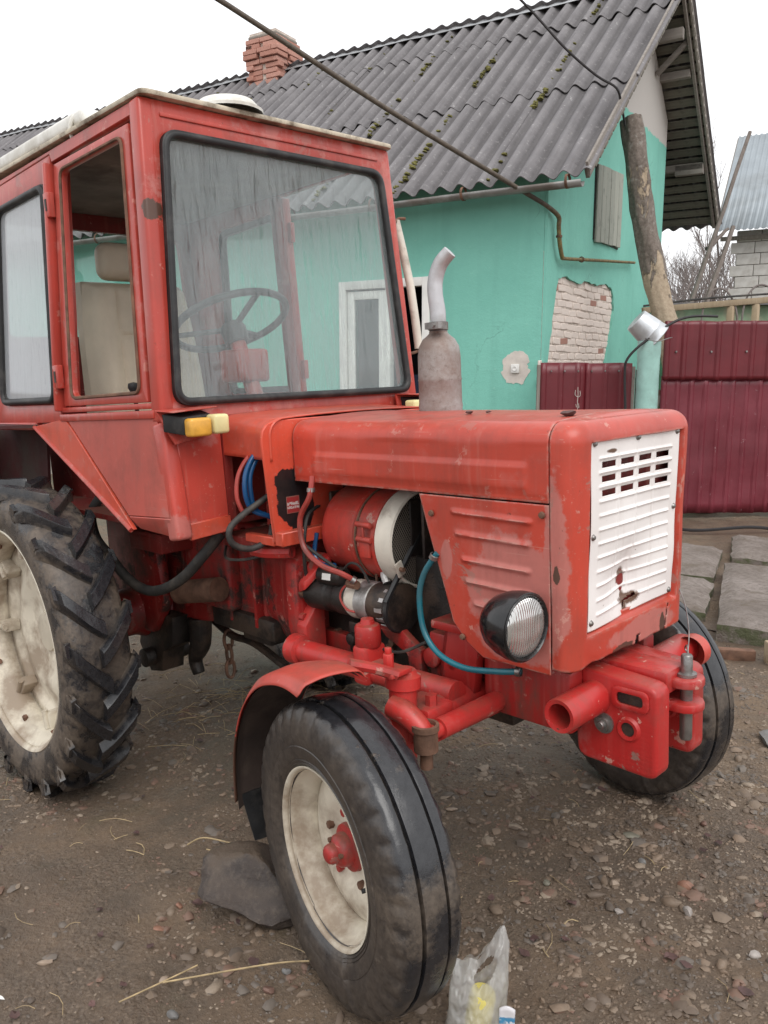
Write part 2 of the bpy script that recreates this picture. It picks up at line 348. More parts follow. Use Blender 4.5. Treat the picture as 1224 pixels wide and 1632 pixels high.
def tyre_mat(name, mud_lo, mud_hi, amt, tread=None, soft=(.42,.54)):
    t = NT(name); n = t.noise(4.5, 9, .7); s = t.noise(11, 8, .7, off=(2,2,2)); fine = t.noise(60, 6, .7)
    f = t.math('MULTIPLY', t.ramp(n, mud_lo, mud_hi), amt); f = t.math('MAXIMUM', f, t.math('MULTIPLY', t.ramp(s, .62, .66), amt))
    if tread:
        q = t.xyz(); rad = t.math('SQRT', t.math('ADD', t.math('MULTIPLY', q[0], q[0]), t.math('MULTIPLY', q[2], q[2])))
        lo = t.math('MULTIPLY', t.math('DIVIDE', t.math('SUBTRACT', tread[1], rad), tread[1]-tread[0], clamp=True), t.ramp(s, *soft))
        f = t.math('MAXIMUM', t.math('MULTIPLY', f, tread[2]), t.math('MULTIPLY', lo, amt))
    col = t.mix(f, t.mix(t.ramp(fine, .3, .8), (.010,.010,.012), (.03,.03,.033)), t.mix(t.ramp(fine, .3, .7), (.075,.055,.04), (.19,.145,.105)))
    rg = t.math('ADD', .22, t.math('MULTIPLY', f, .55)); nb = t.bump(t.noise(45, 6, .7), .22, .004); nb = t.bump(f, .5, .003, nb)
    return t.fin(col, rg, 0, nb, **{'Specular IOR Level': .6})
tyre_front = tyre_mat('wet_black_tyre_rubber', .55, .64, .55, (.345,.357,1.0), (.25,.75))
tyre_side = tyre_mat('muddy_tyre_sidewall', .42, .62, .6)
tyre_rear = tyre_mat('muddy_lugged_tyre_rubber', .53, .62, .72, (.566,.588,.3))
def lens_mat():
    t = NT('fluted_headlight_glass'); s = t.xyz()
    wv = t.math('SINE', t.math('MULTIPLY', s[1], 900.0)); wz_ = t.math('SINE', t.math('MULTIPLY', s[2], 160.0))
    col = t.mix(t.ramp(t.noise(14, 5), .3, .75), (.50,.49,.46), (.85,.85,.85))
    return t.fin(col, .12, .75, t.bump(t.math('ADD', wv, t.math('MULTIPLY', wz_, .5)), .55, .002))
lens = lens_mat()
def sticker_mat():
    t = NT('red_sticker_print'); s = t.xyz()
    r1 = t.math('MULTIPLY', t.math('LESS_THAN', t.math('ABSOLUTE', t.math('SUBTRACT', s[2], 1.086)), .004), t.ramp(t.noise(300, 2), .4, .5))
    r2 = t.math('MULTIPLY', t.math('LESS_THAN', t.math('ABSOLUTE', t.math('SUBTRACT', s[2], 1.098)), .005), t.ramp(t.noise(150, 2), .42, .52))
    inner = t.math('MULTIPLY', t.math('LESS_THAN', t.math('ABSOLUTE', t.math('ADD', s[1], .297)), .023), t.math('LESS_THAN', t.math('ABSOLUTE', t.math('SUBTRACT', s[2], 1.094)), .024))
    col = t.mix(inner, (.25,.10,.08), (.30,.03,.03)); col = t.mix(t.math('MULTIPLY', t.math('MAXIMUM', r1, r2), inner), col, (.5,.42,.40))
    return t.fin(col, .4)
# ---- setting materials
def ground_mat():
    t = NT('wet_brown_mud'); a = t.noise(.9, 8, .6); b = t.noise(6, 9, .72); c = t.noise(55, 6, .7); sp = t.noise(120, 3, .6)
    col = t.mix(t.ramp(a, .35, .65), (.14,.086,.050), (.24,.160,.098)); col = t.mix(t.ramp(b, .3, .72), tuple(x*.75 for x in MUD), col)
    col = t.mix(t.math('MULTIPLY', t.ramp(c, .35, .7), .5), col, (.225,.165,.115))
    col = t.mix(t.math('MULTIPLY', t.ramp(sp, .66, .7), .6), col, (.42,.35,.28)); col = t.mix(t.math('MULTIPLY', t.ramp(sp, .33, .29), .6), col, (.05,.035,.025))
    wet = t.ramp(t.noise(1.6, 7, .65, off=(2,9,4)), .58, .48); col = t.mix(t.math('MULTIPLY', wet, .35), col, (.06,.042,.030)); moss = t.math('MULTIPLY', t.ramp(t.noise(1.7, 6, .65, off=(7,3,0)), .6, .72), .3); col = t.mix(moss, col, (.09,.095,.04))
    gv = t.n('TexVoronoi'); gv.inputs['Scale'].default_value = 85; t.l(t.co, gv.inputs['Vector']); gm = t.ramp(t.noise(3.3, 6, .7, off=(4,4,4)), .44, .56)
    gs = t.n('SeparateXYZ'); t.l(gv.outputs['Color'], gs.inputs[0]); col = t.mix(t.math('MULTIPLY', t.math('MULTIPLY', gm, t.ramp(gv.outputs['Distance'], .62, .40)), .4), col, t.mix(gs.outputs[0], (.07,.05,.036), (.27,.205,.15)))
    nb = t.bump(c, .7, .014); nb = t.bump(b, .7, .035, nb); nb = t.bump(t.math('MULTIPLY', gm, t.math('SUBTRACT', 1.0, gv.outputs['Distance'])), .45, .008, nb)
    return t.fin(col, t.math('SUBTRACT', .9, t.math('MULTIPLY', wet, .38)), 0, nb)
mud = ground_mat()
def stone_mat(name, cols, rough=.6, scale=3):
    t = NT(name); oi = t.n('TexWhiteNoise', noise_dimensions='3D'); v = t.n('TexVoronoi'); v.inputs['Scale'].default_value = 17; t.l(t.co, v.inputs['Vector'])
    r = t.n('ValToRGB'); el = r.color_ramp.elements; r.color_ramp.interpolation = 'CONSTANT'
    for i, c in enumerate(cols):
        e = el[i] if i < 2 else el.new(i/len(cols))
        e.position = i/len(cols); e.color = (*c, 1)
    sx = t.n('SeparateXYZ'); t.l(v.outputs['Color'], sx.inputs[0]); t.l(sx.outputs[0], r.inputs[0])
    col = t.mix(t.math('MULTIPLY', t.ramp(t.noise(60, 6, .7), .35, .7), .45), r.outputs[0], MUD)
    return t.fin(col, t.math('ADD', rough-.1, t.math('MULTIPLY', t.noise(9), .3)), 0, t.bump(t.noise(90, 5), .3, .004))
gravel_mat = stone_mat('mixed_gravel_stone', ((.13,.095,.07),(.15,.108,.078),(.17,.12,.082),(.21,.15,.105),(.14,.118,.10),(.10,.078,.062),(.19,.14,.10),(.28,.22,.165),(.18,.105,.075),(.13,.095,.07)))
def plaster(name, c, c2, top=None, topz=4.5):
    t = NT(name); s = t.xyz(); a = t.noise(1.2, 7, .65); b = t.noise(14, 7, .7); st = t.noise(1, 5, .6, stretch=(5,5,.5))
    col = t.mix(t.ramp(a, .33, .67), c, c2); col = t.mix(t.math('MULTIPLY', t.ramp(st, .5, .75), .22), col, tuple(x*.6 for x in c))
    cr = t.n('TexVoronoi', feature='DISTANCE_TO_EDGE'); cr.inputs['Scale'].default_value = 1.1; dn = t.n('TexNoise'); dn.inputs['Scale'].default_value = 3; dn.inputs['Detail'].default_value = 6; t.l(t.co, dn.inputs['Vector']); t.l(t.mix(.35, t.co, dn.outputs['Color']), cr.inputs['Vector'])
    col = t.mix(t.math('MULTIPLY', t.math('MULTIPLY', t.math('LESS_THAN', cr.outputs['Distance'], .003), t.ramp(a, .54, .62)), .4), col, (.05,.12,.10))
    col = t.mix(t.math('MULTIPLY', t.ramp(b, .64, .68), .4), col, (.36,.60,.52))
    col = t.mix(t.math('MULTIPLY', t.ramp(t.noise(2.7, 8, .7, off=(3,3,3)), .62, .7), .25), col, (.30,.64,.55))
    low = t.math('MULTIPLY', t.ramp(s[2], .9, .2), t.ramp(t.noise(3, 7, .7), .38, .6)); col = t.mix(t.math('MULTIPLY', low, .7), col, (.38,.36,.31))
    if top:
        hi = t.ramp(t.math('ADD', s[2], t.math('MULTIPLY', t.math('SUBTRACT', b, .5), .12)), 0, 1)
        k = t.math('GREATER_THAN', t.math('ADD', s[2], t.math('MULTIPLY', t.math('SUBTRACT', b, .5), .15)), topz); col = t.mix(k, col, top)
    nb = t.bump(t.noise(55, 5, .7), .35, .006); nb = t.bump(b, .25, .02, nb)
    return t.fin(col, .85, 0, nb)
teal = plaster('turquoise_lime_plaster', (.175,.47,.385), (.215,.54,.445), top=(.50,.47,.44), topz=4.55)
plinth_mat = simple('grey_concrete_plinth', (.26,.235,.205), .9, 0, .25, 6, .5, dirt=(.12,.09,.07), dirt_amt=.6)
bare_plaster = simple('bare_white_plaster_patch', (.58,.53,.48), .9, 0, .15, 9, .4)
def slate():
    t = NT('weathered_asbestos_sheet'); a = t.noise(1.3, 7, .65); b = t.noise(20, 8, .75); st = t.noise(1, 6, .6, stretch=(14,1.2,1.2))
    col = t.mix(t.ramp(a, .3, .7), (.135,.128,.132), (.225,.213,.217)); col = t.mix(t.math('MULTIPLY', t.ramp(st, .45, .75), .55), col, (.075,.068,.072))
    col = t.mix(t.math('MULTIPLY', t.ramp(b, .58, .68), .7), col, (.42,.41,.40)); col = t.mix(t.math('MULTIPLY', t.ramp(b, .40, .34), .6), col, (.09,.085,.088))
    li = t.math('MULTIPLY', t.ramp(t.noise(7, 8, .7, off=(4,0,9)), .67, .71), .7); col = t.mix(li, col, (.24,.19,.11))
    q = t.xyz(); col = t.mix(t.math('MULTIPLY', t.ramp(t.math('ADD', t.math('MULTIPLY', q[2], 12.0), t.math('ADD', .28, t.math('MULTIPLY', b, .4))), .62, .25), .55), col, (.055,.050,.050))  # valleys darkened in the colour: grime plus the corrugation's light and shade striping
    return t.fin(col, .88, 0, t.bump(t.noise(90, 5, .7), .4, .006))
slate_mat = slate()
moss_mat = simple('olive_roof_moss', (.12,.11,.028), .95, 0, .5, 60, .6)
zinc_flash = simple('zinc_ridge_flashing', (.42,.43,.44), .5, .5, .15, 3, .1, dirt=(.26,.26,.26), dirt_amt=.5)
gutter_mat = simple('dull_tin_gutter', (.26,.255,.245), .55, .4, .25, 5, .1, dirt=(.12,.09,.07), dirt_amt=.6)
def brick_mat(name, c, c2, wash=None, amt=.9):
    t = NT(name); oi = t.n('ObjectInfo'); col = t.mix(oi.outputs['Random'], c, c2); col = t.mix(t.math('MULTIPLY', t.ramp(t.noise(25, 6, .7), .4, .7), .4), col, tuple(x*.55 for x in c))
    if wash:
        k = t.math('GREATER_THAN', oi.outputs['Random'], 1-amt)
        k = t.math('MULTIPLY', t.math('MULTIPLY_ADD', k, .86, .12), t.ramp(t.noise(9, 7, .7), .25, .40)); col = t.mix(k, col, wash)
    return t.fin(col, .9, 0, t.bump(t.noise(50, 6, .7), .5, .006))
brick_red = brick_mat('weathered_red_brick', (.42,.20,.15), (.55,.30,.24))
brick_white = brick_mat('limewashed_brick', (.34,.14,.10), (.40,.20,.15), wash=(.70,.61,.55), amt=.955)
mortar = simple('lime_mortar', (.56,.48,.42), .95, 0, .25, 20, .5)
mortar_dark = simple('grey_mortar', (.24,.21,.185), .95, 0, .2, 20, .5)
def wood(name, c, c2, axis=(3,3,40), rough=.85):
    t = NT(name); oi = t.n('ObjectInfo'); g = t.noise(1, 6, .65, stretch=axis, dist=.3); col = t.mix(t.ramp(g, .3, .7), c, c2)
    col = t.mix(t.math('MULTIPLY', t.math('SUBTRACT', oi.outputs['Random'], .3), .6), col, tuple(x*.5 for x in c)); col = t.mix(t.math('MULTIPLY', t.ramp(t.noise(9, 7, .7), .55, .7), .5), col, tuple(x*.4 for x in c))
    return t.fin(col, rough, 0, t.bump(g, .5, .006))
wood_grey = wood('weathered_grey_wood', (.20,.175,.15), (.33,.30,.265), (30,30,2))
wood_soffit = wood('dark_greenish_soffit_wood', (.135,.125,.10), (.20,.185,.15), (2,40,40))
wood_shutter = wood('faded_shutter_wood', (.27,.31,.265), (.42,.40,.35), (60,60,2))
wood_trim = wood('verge_board_wood', (.24,.21,.185), (.38,.345,.31), (2,30,30))
wood_fresh = wood('cut_timber', (.33,.25,.16), (.48,.38,.26), (3,60,3))
wood_pole = wood('grey_pole_wood', (.13,.105,.09), (.21,.175,.155), (20,20,1))
def bark():
    t = NT('peeling_log_bark'); s = t.xyz(); a = t.noise(1, 7, .7, stretch=(7,7,2.2), dist=.5); b = t.noise(30, 7, .7)
    col = t.mix(t.ramp(b, .3, .7), (.10,.08,.066), (.24,.20,.17)); col = t.mix(t.math('MULTIPLY', t.ramp(t.noise(16, 6), .58, .66), .7), col, (.30,.28,.25))
    bare = t.ramp(t.math('ADD', a, t.math('MULTIPLY', t.ramp(t.math('DIVIDE', s[2], 4.1), .66, .46), .30)), .59, .62); col = t.mix(bare, col, t.mix(t.ramp(b, .3, .7), (.30,.23,.16), (.46,.37,.27)))
    nb = t.bump(b, .7, .015); nb = t.bump(t.math('MULTIPLY', bare, -1), .8, .015, nb)
    return t.fin(col, .9, 0, nb)
bark_mat = bark()
def fence_mat(name, c, c2, scr=.5):
    t = NT(name); n = t.noise(2.5, 6, .6); col = t.mix(t.ramp(n, .35, .65), c, c2); col = t.mix(t.math('MULTIPLY', t.ramp(t.noise(1, 6, .6, stretch=(12,12,.8)), .55, .75), .35), col, tuple(min(1, x*1.4+.015) for x in c2))
    col = t.mix(t.math('MULTIPLY', t.ramp(t.noise(26, 6, .75, stretch=(1,1,.5)), .655, .68), scr), col, (.42,.28,.29))
    return t.fin(col, t.math('ADD', .28, t.math('MULTIPLY', n, .2)), 0, t.bump(t.noise(7, 3), .12, .02))
fence_new = fence_mat('cherry_red_sheet_paint', (.105,.008,.013), (.14,.011,.018), .15)
fence_old = fence_mat('scuffed_cherry_sheet_paint', (.125,.013,.022), (.18,.026,.040), .9)
def slab_m():
    t = NT('worn_concrete_slab'); a = t.noise(2, 8, .7); b = t.noise(30, 7, .75); col = t.mix(t.ramp(a, .36, .64), (.15,.12,.10), (.31,.265,.24)); col = t.mix(t.math('MULTIPLY', t.ramp(b, .46, .62), .65), col, (.12,.095,.075)); col = t.mix(t.math('MULTIPLY', t.ramp(t.noise(6, 8, .75, off=(3,2,8)), .54, .62), .6), col, (.13,.10,.07))
    g = t.n('NewGeometry'); gz = t.n('SeparateXYZ'); t.l(g.outputs['Normal'], gz.inputs[0])
    ms = t.math('MULTIPLY', t.ramp(gz.outputs[2], .75, .3), t.ramp(t.noise(9, 7, .7), .42, .55)); col = t.mix(t.math('MULTIPLY', ms, .8), col, (.075,.095,.03))
    nb = t.bump(b, .8, .014); nb = t.bump(t.noise(9, 8, .75), .8, .03, nb); return t.fin(col, .75, 0, nb)
slab_mat = slab_m()
def rock_m():
    t = NT('wet_dark_rock'); a = t.noise(6, 8, .7); b = t.noise(45, 6, .75); col = t.mix(t.ramp(a, .35, .65), (.032,.025,.023), (.075,.056,.046)); col = t.mix(t.math('MULTIPLY', t.ramp(b, .5, .7), .5), col, (.15,.12,.095))
    g = t.n('NewGeometry'); gz = t.n('SeparateXYZ'); t.l(g.outputs['Normal'], gz.inputs[0]); col = t.mix(t.math('MULTIPLY', t.ramp(gz.outputs[2], .55, .9), .75), col, (.115,.082,.056))
    nb = t.bump(b, .5, .008); nb = t.bump(a, .6, .02, nb); return t.fin(col, t.math('ADD', .35, t.math('MULTIPLY', a, .5)), 0, nb)
rock_mat = rock_m()
block_mat = simple('white_silicate_block', (.60,.57,.54), .9, 0, .1, 8, .3, dirt=(.42,.38,.34), dirt_amt=.5)
roof_tin = simple('blue_grey_metal_sheet', (.30,.335,.36), .5, .2, .1, 2, .05, dirt=(.2,.21,.21), dirt_amt=.4)
straw_mat = simple('dry_straw', (.36,.27,.15), .8, 0, .35, 30, .2)
leaf_mat = simple('rotting_leaf', (.085,.045,.04), .7, 0, .5, 20, .3)
twig_mat = simple('bare_twig_bark', (.17,.145,.135), .9, 0, .3, 2, .1)
green_mat = simple('flaking_green_wall', (.24,.33,.22), .9, 0, .3, 4, .3, dirt=(.36,.33,.24), dirt_amt=.8)
yellow_mat = simple('yellow_painted_board', (.50,.40,.10), .8, 0, .2, 5, .2)
post_teal = simple('pale_turquoise_post_paint', (.30,.50,.45), .5, 0, .15, 6, .1, dirt=(.20,.24,.22), dirt_amt=.4)
white_pvc = simple('white_frame_paint', (.70,.69,.66), .45, 0, .08, 6, .05)
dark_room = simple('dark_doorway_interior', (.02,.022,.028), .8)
blue_cloth = simple('navy_door_curtain', (.012,.022,.05), .9)
pane_grey = glass_film('grey_door_pane', .25, (.10,.12,.12), .1)
# ------------------------------------------------------------------ ground
REAR = [(-1.78, -.69), (-1.78, .69)]
def soft(x, lo, hi):
    if x > hi: return hi + (1-math.exp(-(x-hi)/1.5))*.8
    if x < lo: return lo - (1-math.exp(-(lo-x)/1.5))*.8
    return x
def gh(x, y, fine=True):
    z = .0386*soft(x, -2.3, 1.4) + .0194*soft(y, -2, 2.3)
    for rx, ry in REAR: z -= .062*math.exp(-((x-rx)**2+(y-ry)**2)/.22)
    k = 1.0 if -6 < x < 3 and -4 < y < 8 else .4
    z += k*(.016*N(x, y, 3, .9) + .012*N(x, y, 1, 2.7) + .006*N(x, y, 6, 5))
    for (rx, ry) in ((0, -.67), (0, .67)):       # pressed flat under the front tyres
        d = math.exp(-((x-rx)**2+(y-ry)**2)/.03); z = z*(1-d) + d*(.0386*x+.0194*y-.006)
    if fine: z += .006*N(x, y, 5, 8) + .0035*N(x, y, 9, 22)
    return z
def axis(lo, hi, st, far):
    a = [lo+i*st for i in range(int((hi-lo)/st)+1)]; s = st; p = a[-1]
    while p < far: s *= 1.16; p += s; a.append(p)
    s = st; p = a[0]; b = []
    while p > -far: s *= 1.16; p -= s; b.append(p)
    return b[::-1] + a
xs = axis(-2.6, 1.3, .03, 700); ys = axis(-2.1, 2.6, .03, 700)
vs = [(x, y, gh(x, y)) for x in xs for y in ys]; ny = len(ys)
fs = [(i*ny+j, (i+1)*ny+j, (i+1)*ny+j+1, i*ny+j+1) for i in range(len(xs)-1) for j in range(ny-1)]
m = M(); m.v = vs; m.f = fs; ground = m.build('ground', mud, ang=180); tag(ground, 'bare brown muddy yard littered with pebbles', kind='structure')

# ------------------------------------------------------------------ gravel, straw, leaves (nobody could count them)
def stone_shape(rng, flat=.5, n=7):
    """convex pebble: jittered icosahedron"""
    t = (1+sqrt(5))/2; P = [(-1,t,0),(1,t,0),(-1,-t,0),(1,-t,0),(0,-1,t),(0,1,t),(0,-1,-t),(0,1,-t),(t,0,-1),(t,0,1),(-t,0,-1),(-t,0,1)]
    F = [(0,11,5),(0,5,1),(0,1,7),(0,7,10),(0,10,11),(1,5,9),(5,11,4),(11,10,2),(10,7,6),(7,1,8),(3,9,4),(3,4,2),(3,2,6),(3,6,8),(3,8,9),(4,9,5),(2,4,11),(6,2,10),(8,6,7),(9,8,1)]
    return [Vector(p).normalized()*rng.uniform(.72, 1.15) for p in P], F
rng = random.Random(11)
TYR = [(0,-.67,.16),(0,.67,.16),(-1.78,-.69,.2),(-1.78,.69,.2)]
g = M(); cnt = 0
while cnt < 29000:
    # denser towards the viewer
    if rng.random() < .62: x, y = rng.uniform(-1.9, 1.1), rng.uniform(-1.75, 1.9)
    else: x, y = rng.uniform(-4.5, 1.4), rng.uniform(-2.2, 5.2)
    dn = .5+.5*N(x, y, 4, 1.1) + .35*N(x, y, 8, 3.1)
    if rng.random() > max(0, dn)**1.6*1.7: continue
    if any((x-a)**2+(y-b)**2 < c*c*.3 for a, b, c in TYR): continue
    r = min(.028, .0056*math.exp(rng.gauss(0, .62)))
    V, F = stone_shape(rng); ang = rng.uniform(0, 6.28); R = Matrix.Rotation(ang, 3, 'Z') @ Matrix.Rotation(rng.uniform(-.25,.25), 3, 'X')
    sx, sy, sz = r*rng.uniform(.9,1.5), r*rng.uniform(.6,1), r*rng.uniform(.35,.65); z = gh(x, y)+sz*rng.uniform(-.25,.3)
    g.add([R @ Vector((p.x*sx, p.y*sy, p.z*sz)) + Vector((x, y, z)) for p in V], F); cnt += 1
OC = [(1,0,0),(-1,0,0),(0,1,0),(0,-1,0),(0,0,1),(0,0,-1)]; OF = [(0,2,4),(2,1,4),(1,3,4),(3,0,4),(2,0,5),(1,2,5),(3,1,5),(0,3,5)]; cnt = 0
while cnt < 34000:                                       # grit
    x, y = (rng.uniform(-2.0, 1.1), rng.uniform(-1.8, 2.0)) if rng.random() < .75 else (rng.uniform(-3.5, 1.3), rng.uniform(-2, 4))
    dn = .5+.55*N(x, y, 4, 1.1)+.4*N(x, y, 2, 4)
    if rng.random() > max(0, dn)**1.8*1.6: continue
    if any((x-a)**2+(y-b)**2 < c*c*.3 for a, b, c in TYR): continue
    r = .0034*math.exp(rng.gauss(0, .35)); a = rng.uniform(0, 6.28); ca, sa = cos(a), sin(a); z = gh(x, y)+r*.15; k1, k2 = rng.uniform(.6,1.3), rng.uniform(.4,.8)
    g.add([(x+(p[0]*ca*k1-p[1]*sa)*r*rng.uniform(.8,1.2), y+(p[0]*sa*k1+p[1]*ca)*r*rng.uniform(.8,1.2), z+p[2]*r*k2) for p in OC], OF); cnt += 1
tag(g.build('gravel', gravel_mat, ang=50), 'small brown and grey pebbles strewn over the mud', 'gravel', kind='stuff')
g = M()
for k in range(230):
    x, y = (rng.uniform(-1.9, 1.1), rng.uniform(-1.7, 2)) if k < 120 else (rng.uniform(-4, 1.3), rng.uniform(-1.5, 5.5))
    a = rng.uniform(0, pi); L = rng.uniform(.02, .11); z = gh(x, y)+.006; wd = rng.uniform(.0007, .0017); bx = rng.uniform(-.2,.2)*L
    pts = [Vector((x+cos(a)*L*(t-.5)-sin(a)*bx*(1-(2*t-1)**2), y+sin(a)*L*(t-.5)+cos(a)*bx*(1-(2*t-1)**2), z+.004*sin(t*3))) for t in (0,.33,.66,1)]
    g.tube(pts, wd, 4, smooth=1)
for k in range(110):   # trampled straw behind the tractor
    x, y = rng.gauss(-1.75, .25), rng.gauss(.12, .35); a = rng.uniform(0, pi); L = rng.uniform(.06,.22); z = gh(x,y)+rng.uniform(.004,.03)
    g.tube([(x,y,z),(x+cos(a)*L*.5,y+sin(a)*L*.5,z+rng.uniform(0,.02)),(x+cos(a)*L,y+sin(a)*L,z)], .0013, 4, smooth=2)
tag(g.build('straw_litter', straw_mat), 'scattered dry straw and grass stalks on the mud', 'straw', kind='stuff')
g = M()
for k in range(170):
    x, y = rng.uniform(-1.9, 1.1), rng.uniform(-1.6, 4.5); a = rng.uniform(0, 6.28); r = rng.uniform(.008, .024); z = gh(x, y)+.006
    n = 7; P = [(x+cos(a+i/n*6.283)*r*rng.uniform(.5,1.1), y+sin(a+i/n*6.283)*r*rng.uniform(.4,.9), z+rng.uniform(0,.009)) for i in range(n)]
    g.add([(x, y, z+.004)]+P, [(0, i+1, (i+1) % n+1) for i in range(n)])
tag(g.build('leaf_litter', leaf_mat), 'dark rotting leaf scraps pressed into the mud', 'leaves', kind='stuff')

# ------------------------------------------------------------------ house
HC = Vector((-3.523, 5.094, 0)); HA = atan2(.2554, .9668)
house = empty('house', Matrix.Translation(HC) @ Matrix.Rotation(HA, 4, 'Z'), 'long turquoise plastered farmhouse with grey corrugated roof behind the tractor', 'house')
EY, EZ, RY, RZ, FY, FZ = -.30, 3.22, 3.30, 6.13, 6.45, 3.70
XL = -13.2; VX = .5                                    # house length, verge overhang
dx0, dx1, dz = -2.42, -1.30, 2.40                      # doorway
gab = [(0, -.3), (4.74, -.3), (4.74, 4.90), (RY, 5.98), (0, 3.36)]
w = M()
w.bb(XL, dx0, 0, .35, -.3, 3.35); w.bb(dx1, -.031, 0, .35, -.3, 3.35); w.bb(dx0, dx1, 0, .35, dz, 3.35)
w.bb(XL, -.031, 4.4, 4.739, -.3, 4.85)
w.prism([(-.031, y+(.35 if y == 0 else 0), z) for y, z in gab], (-.3, 0, 0)); w.prism([(XL+.3, y, z) for y, z in gab], (-.3, 0, 0))
hw = w.build('wall', teal, house, weld=0)
# plaster coat of the gable with a broken-out patch
patch = [(.10,.95),(.12,1.54),(.22,1.95),(.359,2.37),(.62,2.40),(.95,2.37),(1.3,2.42),(1.7,2.40),(2.05,2.45),(2.29,2.42),(2.40,2.3),(2.415,2.15),(2.32,1.85),(2.16,1.55),(2.05,.95)]
pp = []
for i in range(len(patch)):
    a, b = Vector(patch[i]), Vector(patch[(i+1) % len(patch)])
    for k in range(4):
        q = a.lerp(b, k/4); pp.append((q.x+.03*N(q.x, q.y, 2, 9), q.y+.03*N(q.x, q.y, 7, 9)))
outer = fit_outer(pp, gab); m = M(); m.ring([(0, a, b) for a, b in outer], [(0, a, b) for a, b in pp], (-.028, 0, 0)); m.build('plaster_coat', teal, house)
m = M(); m.bb(-.034, -.0295, 0.0, 2.6, .8, 2.6); m.build('mortar_bed', mortar, house)
def inside(p, poly):
    c = False
    for i in range(len(poly)):
        (x1, y1), (x2, y2) = poly[i-1], poly[i]
        if (y1 > p[1]) != (y2 > p[1]) and p[0] < (x2-x1)*(p[1]-y1)/(y2-y1)+x1: c = not c
    return c
rb = random.Random(5); brick_me = []
for k in range(4):
    m = M(); V = []
    m.box((0,0,0), (.02, .238-.01*k*(k % 2), .066)); o = m.build('brick', brick_white, None, bevel=.006, seg=1); brick_me.append(o.data); bpy.data.objects.remove(o)
def put(name, me, parent, loc, rot=(0,0,0)):
    o = bpy.data.objects.new(name, me); COL.objects.link(o); o.parent = parent; o.location = loc; o.rotation_euler = rot; return o
for r in range(15):
    z = 1.36+r*.077
    for c in range(12):
        y = .05+c*.25+(r % 2)*.125
        if inside((y, z), pp) or inside((y+.1, z), pp) or inside((y-.1, z), pp) or inside((y, z+.03), pp):
            put('brick', brick_me[rb.randrange(4)], house, (-.031+rb.uniform(-.006,.004), y+rb.uniform(-.012,.012), z+rb.uniform(-.006,.006)), (rb.uniform(-.06,.06), rb.uniform(-.05,.05), rb.uniform(-.03,.03)))
# plinth
m = M(); m.bb(XL-.05, dx0-.05, -.09, 0, -.4, .20); m.bb(dx1+.05, .06, -.07, 0, -.4, .16); m.bb(0, .06, 0, 4.8, -.4, .16); m.build('plinth', plinth_mat, house, bevel=.01)
m = M(); m.bb(dx0-.25, dx1+.25, -.75, -.095, -.4, .12); m.build('door_step', plinth_mat, house, bevel=.015)
# doorway
d = M(); fwid = .07
d.bb(dx0-.02, dx0+fwid, -.03, .10, .12, dz+.03); d.bb(dx1-fwid, dx1+.02, -.03, .10, .12, dz+.03); d.bb(dx0+fwid, dx1-fwid, -.03, .10, dz-.06, dz+.03); d.bb(dx0+.58, dx0+.64, -.01, .08, .12, dz-.06)
fr = d.build('door_frame', white_pvc, house, bevel=.004)
d = M(); d.bb(dx0+.08, dx0+.17, .0, .05, .15, dz-.08); d.bb(dx0+.49, dx0+.575, .0, .05, .15, dz-.08); d.bb(dx0+.17, dx0+.49, .0, .05, dz-.17, dz-.08); d.bb(dx0+.17, dx0+.49, .0, .05, .15, .9)
leaf = d.build('door_leaf', white_pvc, house, bevel=.004)
M().bb(dx0+.165, dx0+.495, .02, .026, .89, dz-.165).build('pane', pane_grey, leaf)
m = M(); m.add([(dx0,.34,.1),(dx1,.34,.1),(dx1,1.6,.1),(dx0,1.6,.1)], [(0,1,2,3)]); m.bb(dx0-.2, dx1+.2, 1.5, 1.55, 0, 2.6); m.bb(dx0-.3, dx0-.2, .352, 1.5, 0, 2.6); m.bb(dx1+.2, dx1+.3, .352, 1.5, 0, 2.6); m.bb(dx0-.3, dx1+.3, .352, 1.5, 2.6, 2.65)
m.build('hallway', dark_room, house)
m = M(); m.grid(lambda u, v: (dx0+.66+u*.42, .22+.02*sin(u*22), .15+v*1.25), 24, 4); m.build('door_curtain', blue_cloth, house)
# socket
sx = -.295; m = M(); m.prism([(sx+.15*cos(a)*(1+.25*N(a, 3, 1, 1.7)+.16*N(a, 3, 1, 6)), -.001, 1.47+.16*sin(a)*(1+.25*N(a, 8, 2, 1.7)+.16*N(a, 1, 1, 6))) for a in [k*pi/24 for k in range(48)]], (0, -.003, 0)); m.build('plaster_patch', bare_plaster, house)
m = M(); m.bb(sx-.045, sx+.045, -.03, -.006, 1.42, 1.51); so = m.build('wall_socket', white_pvc, house, bevel=.008); M().lathe([(0,-.031),(.012,-.031),(.022,-.036),(.026,-.034),(.026,-.03)], (sx,0,1.465), (0,1,0), 20).build('socket_ring', white_pvc, so)
# gable shutter of weathered boards
shp = [(1.47, 2.86, 3.70), (1.63, 2.875, 3.715), (1.80, 2.88, 3.73), (1.97, 2.885, 3.735), (2.14, 2.90, 3.75), (2.30, 2.90, 3.76)]
sh = M().bb(.001, .012, 1.45, 2.45, 2.89, 3.70).build('shutter', black_iron, house)
for k, (y, z0, z1) in enumerate(shp):
    M().prism([(.013, y, z0), (.013, y+.155, z0+.01), (.013, y+.155+.015, z1), (.013, y+.012, z1-.01)], (.022+.003*(k % 2), 0, 0)).build('plank', wood_shutter, sh, bevel=.003, seg=1)
